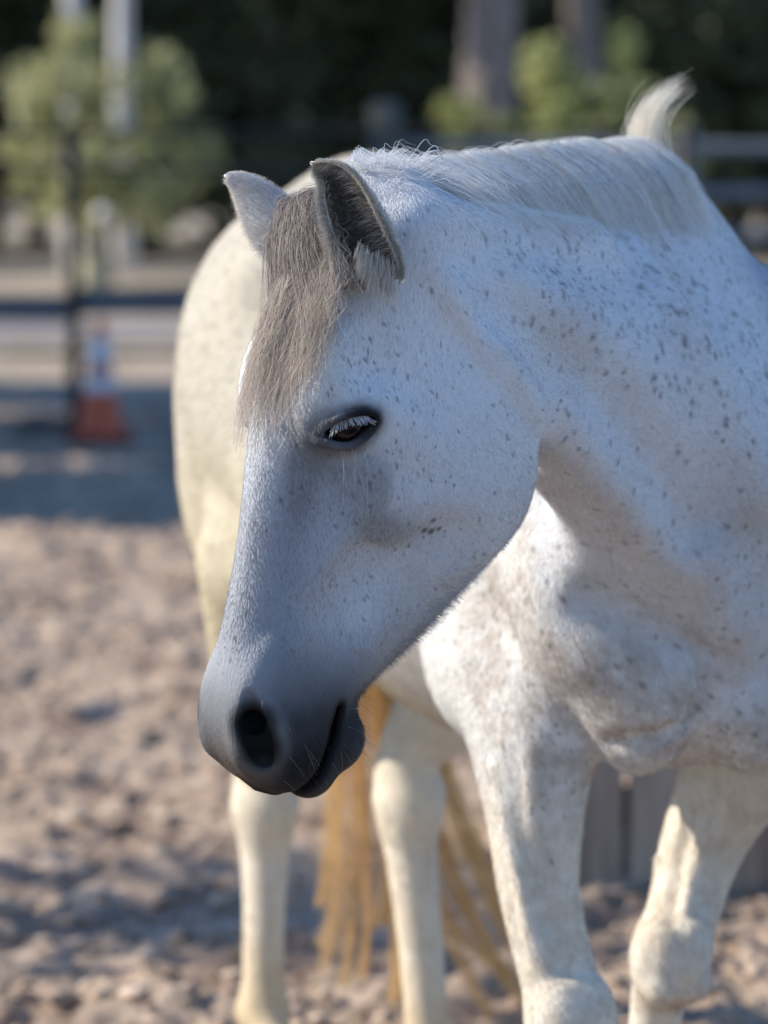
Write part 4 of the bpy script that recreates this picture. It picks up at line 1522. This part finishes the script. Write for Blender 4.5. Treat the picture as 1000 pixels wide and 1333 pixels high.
def push_out(S, clear=.002, keep_root=2, it=3):
    """keep hanging strands outside the body"""
    n, m, _ = S.shape
    for k in range(keep_root, m):
        P = S[:, k].copy()
        for _ in range(it):
            d = sdf(P)
            bad = np.nonzero(d < clear)[0]
            if len(bad) == 0: break
            G = gradient(P[bad], .003)
            G /= np.maximum(np.linalg.norm(G, axis=1), .2)[:, None]
            P[bad] += G * (clear - d[bad])[:, None]
        S[:, k:] += (P - S[:, k])[:, None]
    return S


def jitter(n, k=1.0):
    return (RNG.random((n, 3)) - .5) * 2 * k


# mane: short, rooted along the crest, lying over to the horse's left
def mane():
    n = 17000
    m = 13
    u = RNG.random(n)
    fi0 = 4.0 + u * 34.0
    lock = np.clip(np.floor(u * 120) + RNG.integers(-1, 2, n), 0, 199).astype(int)
    lr = np.random.default_rng(4).random((200, 5))[lock]
    ln = (.050 + .034 * lr[:, 0] + .050 * RNG.random(n)) * (.70 + .40 * smoothstep(0, .3, u))
    sweep = (.016 + .014 * lr[:, 2] + .020 * RNG.random(n)) * (1.2 - .5 * smoothstep(.7, 1, u))     # backwards, in metres
    lay = .0015 + .010 * RNG.random(n) ** 1.6
    rise = (.014 + .008 * lr[:, 3] + .014 * RNG.random(n)) * (.35 + .65 * smoothstep(0, .2, u))
    side0 = RNG.normal(-.010, .010, n)
    S = np.zeros((n, m, 3))
    vt = np.linspace(1, -.1, 80)
    wob = RNG.normal(0, .0022, (n, 2))
    for k in range(m):
        t = k / (m - 1)
        fi = np.clip(fi0 + sweep * t ** 1.2 / np.mean(NK_ST), 0, NKN - 1.01)
        j = fi.astype(int); w = (fi - j)
        C = NK_C[j] * (1 - w)[:, None] + NK_C[j + 1] * w[:, None]
        V = NK_V[j] * (1 - w)[:, None] + NK_V[j + 1] * w[:, None]
        U = NK_U[j] * (1 - w)[:, None] + NK_U[j + 1] * w[:, None]
        B = NK_B[j] * (1 - w) + NK_B[j + 1] * w
        # arc length from the crest down the near side
        tabW = NK_W[j] * (1 - w)[:, None] + NK_W[j + 1] * w[:, None]
        wi = np.interp(vt, np.linspace(-1, 1, 33), np.arange(33))
        W_ = tabW[:, np.round(wi).astype(int)]
        uu = W_ * np.maximum(1 - np.abs(vt) ** 2.2, 0) ** (1 / 2.2)
        arc = np.concatenate([np.zeros((n, 1)), np.cumsum(np.hypot(np.diff(uu, axis=1), np.diff(vt)[None] * B[:, None]), axis=1)], 1)
        want = np.clip(side0 + ln * t, 0, None)
        q = np.minimum((arc < want[:, None]).sum(1), 79)
        q0 = np.maximum(q - 1, 0)
        fr = np.clip((want - arc[np.arange(n), q0]) / np.maximum(arc[np.arange(n), q] - arc[np.arange(n), q0], 1e-6), 0, 1)
        v_ = vt[q0] * (1 - fr) + vt[q] * fr
        u_ = uu[np.arange(n), q0] * (1 - fr) + uu[np.arange(n), q] * fr + np.minimum(side0 + ln * t, 0)
        g = smoothstep(0, .05, want)
        lift = lay * (.3 + .7 * t) + rise * np.sin(np.pi * min(t * 1.08, 1) ** .62) ** .9 - .004 * (1 - t)
        outd = U * (.25 + .70 * g)[:, None] + V * (.97 - .65 * g)[:, None]
        S[:, k] = C + V * (B * v_)[:, None] + U * (u_ + wob[:, 0] * t)[:, None] + outd * lift[:, None] + V * (wob[:, 1] * t)[:, None]
    S = push_out(S, .0015, 2, 1)
    rad = np.linspace(1, .35, m)[None] * (.00012 + .00014 * RNG.random(n))[:, None]
    base = np.tile(np.array([.90, .89, .87]), (n, 1))
    dark = (RNG.random(n) < .04 + .12 * (lr[:, 4] > .85))
    base[dark] = (.26, .24, .23)
    base = base * (.82 + .36 * RNG.random(n))[:, None]
    blond = np.clip((lr[:, 1] - .5) * 2, 0, 1) * smoothstep(.1, .4, u)
    base = mix(base, (.68, .58, .43), blond * .35)
    U = NK_U[:1]
    # the last tuft stands up at the withers
    n2 = 650
    k2 = RNG.random(n2)
    r0 = at(852, 212, 4.08)
    root2 = r0 + U[0] * 0 + np.stack([RNG.normal(0, .009, n2), RNG.normal(0, .02, n2), RNG.normal(-.008, .006, n2)], 1)
    h2 = .055 + .060 * k2**.8
    lr2 = RNG.random(n2)
    jit2 = jitter(n2, .010)

    def way2(t):
        x = -.016 * np.sin(t * 2.8) * (1 - .4 * lr2) + (.040 * t**3.0) * (k2 ** 2)
        z = h2 * (t - .08 * t * t)
        return np.stack([x, .012 * t * np.ones(n2), z], 1) + jit2 * t**.8 * (.3 + .7 * (1 - t)) 
    S2 = strands(root2, way2, 13)
    rad2 = np.linspace(1, .3, 13)[None] * (.00020 + .00014 * RNG.random(n2))[:, None]
    C2 = np.array([.74, .70, .62])[None] * (.8 + .35 * RNG.random(n2))[:, None]
    hair_object('mane', np.concatenate([S, S2]), np.concatenate([rad, rad2]), np.clip(np.concatenate([base, C2]), 0, .9), MAT_LONG, horse)


mane()


# forelock: falls from the poll over the forehead
def forelock():
    n = 3000
    lock = RNG.integers(0, 60, n)
    lr = np.random.default_rng(9).random((60, 6))[lock]
    a = np.clip(lr[:, 0] + RNG.normal(0, .05, n), 0, 1)          # across, 0 = horse's right
    l0 = -.046 + .072 * a
    s0 = -.006 + .030 * RNG.random(n) + .020 * np.abs(a - .5)
    root = np.array([head(x, -.030 - .012 * r, y) for x, y, r in zip(s0, l0, RNG.random(n))])
    ln = (.205 + .085 * lr[:, 1] - .05 * np.abs(a - .35)) * (.45 + .55 * RNG.random(n) ** .7)
    ln *= 1 - .30 * smoothstep(.62, 1, a)
    fall = (-.024 + .108 * a) - l0                                # ends spread over the forehead
    ph, fr = lr[:, 2] * 6.3 + RNG.normal(0, .7, n), 22 + 16 * lr[:, 3]
    amp = .0010 + .0036 * RNG.random(n) ** 1.5
    up = .030 + .012 * lr[:, 4]
    jl = RNG.normal(0, .013, n)

    def way(t):
        arch = up * np.sin(np.pi * np.clip(t * 2.1, 0, 1)) * .55
        fwd = .040 * smoothstep(0, .28, np.full(n, t)) + arch * .5
        sd = fall * smoothstep(0, .8, np.full(n, t)) + jl * t + amp * np.sin(ph + fr * t) * t**.5
        dn = ln * t**1.12 - arch * .35
        return H_S[None] * dn[:, None] + H_F[None] * (fwd + amp * np.cos(ph * 1.7 + fr * t) * t)[:, None] + H_L[None] * sd[:, None]
    S = push_out(strands(root, way, 22), .003, keep_root=2, it=1)
    S[:, 3:] += ((H_F * .7 + H_L * .5)[None, None] * (RNG.random((n, 1, 1)) ** 2 * .010)) * np.linspace(0, 1, 19)[None, :, None]
    rad = np.linspace(1, .45, 22)[None] * (.00013 + .00015 * RNG.random(n))[:, None]
    tt = np.linspace(0, 1, 22)[None, :, None]
    lv = (.55 + .9 * lr[:, 5])
    c0 = np.array([.15, .126, .120])[None] * (.4 + 1.1 * RNG.random(n))[:, None] * lv[:, None]
    c1 = np.array([.62, .55, .49])[None] * (.45 + .85 * RNG.random(n))[:, None] * (.7 + .3 * lv)[:, None]
    light = RNG.random(n) < .30
    c0[light] = (.55, .51, .49)
    C = c0[:, None] * (1 - tt) + c1[:, None] * tt
    hair_object('forelock', S, rad, C, MAT_LONG, horse)


forelock()


# tail: blond strands swinging behind the hind legs
def tail():
    n = 1000
    lock = RNG.integers(0, 22, n)
    lr = np.random.default_rng(12).random((22, 6))[lock]
    r0 = body(-1.29, 0, 1.22)
    root = r0 + jitter(n, .022)
    grp = lr[:, 0] < .62                                          # two falls: left of the leg, and swung out to the right
    ex = np.where(grp[:, None], at(455, 1250, 5.75)[None], at(690, 1330, 5.75)[None])
    ex = ex + np.stack([(lr[:, 1] - .5) * np.where(grp, .17, .12), (lr[:, 2] - .5) * .12, (lr[:, 3] - .5) * .20], 1) + jitter(n, .010)
    mid = np.where(grp[:, None], at(465, 960, 5.72)[None], at(540, 1010, 5.72)[None]) + np.stack([(lr[:, 1] - .5) * .11, (lr[:, 2] - .5) * .10, 0 * ln0(n)], 1) + jitter(n, .016)
    ph = lr[:, 4] * 6.3

    def way(t):
        p = (1 - t)**2 * root + 2 * t * (1 - t) * (mid * 2 - root * .5 - ex * .5) + t * t * ex
        p = p + np.stack([.010 * np.sin(ph + 7 * t), .01 * np.cos(ph + 6 * t), 0 * ph], 1) * t
        return p - root
    S = strands(root, way, 18)
    rad = np.linspace(1, .5, 18)[None] * (.00028 + .00020 * RNG.random(n))[:, None]
    C = np.array([.70, .48, .22])[None] * (.6 + .7 * RNG.random(n))[:, None]
    hair_object('tail', S, rad, np.clip(C, 0, .9), MAT_LONG, horse)


def ln0(n): return np.zeros(n)


tail()


# ---- ears
def ear(axis_px, hw, depth, o_dir, flare, label):
    A = np.array([at(x, y, depth + dd) for x, y, dd in axis_px])
    t = np.linspace(0, 1, len(A)); ts = np.linspace(0, 1, 40)
    C = cubic_table(t, A, ts); HW = np.maximum(cubic_table(t, np.array(hw), ts), .0008)
    T = np.gradient(C, axis=0); T /= np.linalg.norm(T, axis=1)[:, None]
    o = np.tile(unit(o_dir), (40, 1)); o -= T * (o * T).sum(1)[:, None]; o /= np.linalg.norm(o, axis=1)[:, None]
    sd = np.cross(T, o)
    M = 33
    ph = np.linspace(-R(118), R(118), M)
    grids = []
    for inner in (0, 1):
        th = .0026 * inner
        G = np.zeros((40, M, 3))
        for i in range(40):
            hwi = max(HW[i] - th, .0003)
            dep = hwi * flare[0] * (1 + (flare[1] - 1) * ts[i])
            wob = 1 + .03 * np.sin(ph * 3 + i * .3)
            G[i] = C[i] + sd[i][None] * (hwi * np.sin(ph) * wob)[:, None] - o[i][None] * (dep * np.cos(ph) * .9 - dep * .1)[:, None]
        grids.append(G)
    V = np.concatenate([g.reshape(-1, 3) for g in grids])
    F = []
    n0 = 40 * M
    for i in range(39):
        for j in range(M - 1):
            a, b, c, d = i * M + j, i * M + j + 1, (i + 1) * M + j + 1, (i + 1) * M + j
            F.append((a, d, c, b)); F.append((n0 + a, n0 + b, n0 + c, n0 + d))
        for j, fl in ((0, 0), (M - 1, 1)):
            a, d = i * M + j, (i + 1) * M + j
            F.append((a, n0 + a, n0 + d, d) if fl == 0 else (a, d, n0 + d, n0 + a))
    for j in range(M - 1):
        a, b = 39 * M + j, 39 * M + j + 1
        F.append((a, n0 + a, n0 + b, b))
    me = mesh_from_arrays('ear', V - PARENT_LOC, F)
    bm = bmesh.new(); bm.from_mesh(me); bmesh.ops.recalc_face_normals(bm, faces=bm.faces); bm.to_mesh(me); bm.free()
    rim = np.abs(ph) / R(118)
    col = np.zeros((2, 40, M, 3))
    nz = fbm(V, 90, 3, N2).reshape(2, 40, M)
    col[0] = np.array([.68, .67, .66]) * (.8 + .4 * nz[0])[..., None]
    low = (1 - ts)[:, None] * smoothstep(.3, .9, (ph / R(118) + 1) / 2)[None]
    inn = (np.array([.150, .136, .124]) + .18 * low[..., None]) * (.5 + 1.0 * nz[1])[..., None]
    w = smoothstep(.72, 1.0, rim)[None, :, None] * np.ones((40, M, 1))
    col[1] = inn * (1 - w) + np.array([.45, .41, .36]) * w
    set_colour(me, col.reshape(-1, 3))
    eo = mesh_obj('ear', me, MAT_SKIN, horse)
    eo['label'] = label
    # fuzz: outside short, inside long and dark, rim pale
    rg = np.random.default_rng(21)
    roots, dirs, lens, cols, rads = [], [], [], [], []

    def add(n, gi, jlo, jhi, ln, lift, c, r, curl=0.0, ilo=0.02, ihi=.97):
        i = ilo + (ihi - ilo) * rg.random(n)
        fi_ = i * 38; a = fi_.astype(int); u = (fi_ - a)[:, None]
        fj = (jlo + (jhi - jlo) * rg.random(n)) * (M - 1.001); b = fj.astype(int); v = (fj - b)[:, None]
        G = grids[gi]
        P = (G[a, b] * (1 - u) + G[a + 1, b] * u) * (1 - v) + (G[a, b + 1] * (1 - u) + G[a + 1, b + 1] * u) * v
        du = G[a + 1, b] - G[a, b]; dv = G[a, b + 1] - G[a, b]
        N = np.cross(du, dv); N /= np.maximum(np.linalg.norm(N, axis=1), 1e-9)[:, None]
        rad_out = P - C[a] 
        N *= np.sign((N * rad_out).sum(1))[:, None] * (1 if gi == 0 else -1)
        D = T[a] * (.9 - curl) + N * lift + jitter(n, .28) + o[a] * curl * 1.2
        D /= np.linalg.norm(D, axis=1)[:, None]
        roots.append(P); dirs.append(D); lens.append(ln * (.6 + .8 * rg.random(n)) * np.clip(.35 + (1 - i), 0, 1))
        cols.append(np.array(c)[None] * (.7 + .6 * rg.random(n))[:, None]); rads.append(r * np.ones(n))
    add(9000, 0, .02, .98, .009, .40, (.70, .69, .68), .00018)
    add(5200, 1, .10, .90, .022, .30, (.20, .182, .165), .00017, .30)
    add(2600, 1, .02, .98, .024, .30, (.44, .41, .37), .00016, .35)
    add(3600, 0, .0, .08, .014, .3, (.66, .61, .54), .00019, .35)
    add(3600, 0, .92, 1.0, .014, .3, (.66, .61, .54), .00019, .35)
    P = np.concatenate(roots); D = np.concatenate(dirs); L_ = np.concatenate(lens)
    S = strands(P, lambda t: D * (L_ * t)[:, None] + np.array([0, 0, -1.0])[None] * (L_ * .3 * t * t)[:, None], 5)
    rd = np.linspace(1, .3, 5)[None] * np.concatenate(rads)[:, None]
    hair_object('ear_hair', S, rd, np.concatenate(cols), MAT_COAT, eo)
    return grids, C, T, o


_dl = head(.02, -.05, .062)[1] - .030
_dr = head(.02, -.05, -.060)[1]
gl_, cl_, tl_, ol_ = ear([(500, 372, .015), (488, 338, .008), (470, 300, 0), (453, 260, -.004), (436, 230, -.004), (404, 211, 0)],
    [.024, .0285, .0300, .0252, .0165, .0010], _dl, (-.30, -.95, -.05), (.80, .8), 'dark-haired inner side of the near ear with pale rim')
ear([(392, 335, .0), (372, 308, 0), (352, 283, .0), (332, 257, .0), (315, 239, 0), (292, 228, 0)],
    [.028, .0290, .0260, .0182, .0100, .0010], _dr, (.05, .95, .1), (.75, .7), 'pale outer side of the far ear')


# long pale tuft below the near ear's opening
def ear_tuft():
    n = 900
    k = RNG.random(n)
    root = np.array([at(468, 342, _dl - .018)] * n) + (at(512, 366, _dl - .012) - at(468, 342, _dl - .018))[None] * k[:, None] + jitter(n, .004) + np.outer(RNG.random(n) ** 2 * .022, np.array([-.1, 0, 1.0]))
    ln = .010 + .020 * RNG.random(n) ** 1.5 * (.4 + k)
    dr = np.array([.10, -.12, -1.0])[None] + jitter(n, .22) - np.array([.35, 0, 0])[None] * (1 - k)[:, None]
    S = strands(root, lambda t: dr * (ln * t)[:, None], 6)
    rad = np.linspace(1, .3, 6)[None] * (.00016 + .0001 * RNG.random(n))[:, None]
    C = np.array([.62, .57, .50])[None] * (.65 + .6 * RNG.random(n))[:, None]
    hair_object('ear_tuft', S, rad, C, MAT_COAT, horse)


ear_tuft()

# ---- eyes
kE = NT('horse_eye')
kE.b.inputs['Base Color'].default_value = (.006, .004, .0035, 1)
kE.b.inputs['Roughness'].default_value = .06
kE.b.inputs['Coat Weight'].default_value = .0
kE.b.inputs['Specular IOR Level'].default_value = .30
kE.b.inputs['Coat Roughness'].default_value = .03
for Ec, out, wx, wy in EYES:
    bm = bmesh.new()
    bmesh.ops.create_uvsphere(bm, u_segments=40, v_segments=28, radius=.0226)
    for v in bm.verts:                                            # cornea bulges a little
        d_ = Vector(out).dot(v.co) / .0226
        if d_ > .7: v.co += Vector(out) * .002 * (d_ - .7) / .3
    me = bpy.data.meshes.new('eye'); bm.to_mesh(me); bm.free()
    me.polygons.foreach_set('use_smooth', np.ones(len(me.polygons), bool))
    eo = mesh_obj('eye', me, kE.m, horse)
    eo.location = Ec - PARENT_LOC


# ---- lashes and whiskers
def lashes():
    SS, CC_, RR = [], [], []
    for Ec, out, wx, wy in EYES:
        n = 95
        k = RNG.random(n) ** .9
        x = -.017 + .038 * k
        e = 1 - (x / .0275) ** 2
        root = Ec + np.outer(x, wx) + np.outer(.0092 * e + .10 * x + .0015 * RNG.random(n), wy) + np.outer(.0215 * np.sqrt(np.clip(1 - (x / .030) ** 2, .2, 1)), out)
        ln = .0095 + .005 * RNG.random(n)
        fan = (k - .5) * 1.1 + RNG.normal(0, .12, n)
        D = np.outer(-.95 + .2 * RNG.random(n), wy) + np.outer(fan, wx) + np.outer(.62 + .25 * RNG.random(n), out)
        S = strands(root, lambda t: D * (ln * t)[:, None] - np.outer(.25 * ln * t * t, wy) * -.8, 6)
        SS.append(S); RR.append(np.linspace(1, .3, 6)[None] * (.00022 + .00012 * RNG.random(n))[:, None])
        CC_.append(np.array([.80, .81, .84])[None] * (.7 + .5 * RNG.random(n))[:, None])
    hair_object('eyelashes', np.concatenate(SS), np.concatenate(RR), np.clip(np.concatenate(CC_), 0, .9), MAT_LONG, horse)


lashes()


def whiskers():
    roots, dirs, lens, cols = [], [], [], []

    def cast(s_, f_, l_, sd):
        p0 = head(s_, f_, l_)
        ts = np.linspace(0, .12, 90)
        ray = p0[None] - sd[None] * ts[:, None]
        d = sdf(ray)
        i = np.argmax(d < .0005)
        return ray[i] if d[i] < .0005 else None
    # below the near eye
    for k in range(7):
        Ec, out, wx, wy = EYES[1]
        p = Ec + wx * RNG.uniform(-.016, .016) + wy * RNG.uniform(-.026, -.020) + out * .021
        roots.append(p); dirs.append(unit(-wy + out * .35 + wx * RNG.uniform(-.5, .5))); lens.append(RNG.uniform(.02, .055)); cols.append((.6, .6, .62))
    # lips, chin and nostrils
    for k in range(42):
        s_ = RNG.uniform(.545, .61); f_ = RNG.uniform(-.155, -.03)
        p = cast(s_, f_, .10, H_L)
        if p is None: continue
        roots.append(p); dirs.append(unit(H_L * .8 + H_S * RNG.uniform(.1, .9) + H_F * RNG.uniform(-.7, .3))); lens.append(RNG.uniform(.006, .024)); cols.append((.12, .12, .13) if RNG.random() < .7 else (.45, .44, .42))
    for k in range(70):                                           # under the chin
        s_ = RNG.uniform(.50, .575)
        p = cast(s_, -.24, RNG.uniform(-.03, .035), -H_F)
        if p is None: continue
        roots.append(p); dirs.append(unit(-H_F + H_S * RNG.uniform(-.2, .9) + H_L * RNG.uniform(-.3, .6))); lens.append(RNG.uniform(.008, .034)); cols.append((.45, .42, .40) if RNG.random() < .5 else (.10, .09, .09))
    roots = np.array(roots); dirs = np.array(dirs); lens = np.array(lens)
    S = strands(roots, lambda t: dirs * (lens * t)[:, None] + np.array([0, 0, -1])[None] * (lens * .25 * t * t)[:, None], 7)
    rad = np.linspace(1, .35, 7)[None] * np.full((len(roots), 1), .00011)
    hair_object('whiskers', S, rad, np.array(cols), MAT_LONG, horse)


whiskers()

# ---- hooves
MAT_HOOF = noise_mat('hoof_horn', (.05, .045, .04), (.16, .13, .10), 60, .55, stretch=(1, 1, 6), bump=.2)
for hp in (FRH, FLH, HRH, HLH):
    V, F = [], []
    rings = [(.0, 1.0, 0), (.012, 1.0, 0), (.05, .86, .4), (.066, .78, .7), (.07, .6, .75)]
    for z, sc, bk in rings:
        for a in range(20):
            an = a / 20 * 2 * math.pi
            V.append(B_FWD * (math.cos(an) * .066 * sc + .012 - .020 * bk) + B_LFT * math.sin(an) * .057 * sc + np.array([0, 0, z]))
    nr = len(rings)
    for r_ in range(nr - 1):
        for a in range(20):
            b = (a + 1) % 20
            F.append((r_ * 20 + a, r_ * 20 + b, (r_ + 1) * 20 + b, (r_ + 1) * 20 + a))
    me = mesh_from_arrays('hoof', np.array(V), F)
    ho = mesh_obj('hoof', me, MAT_HOOF, horse)
    ho.location = np.array([hp[0], hp[1], max(hp[2] - .065, .002)]) - PARENT_LOC
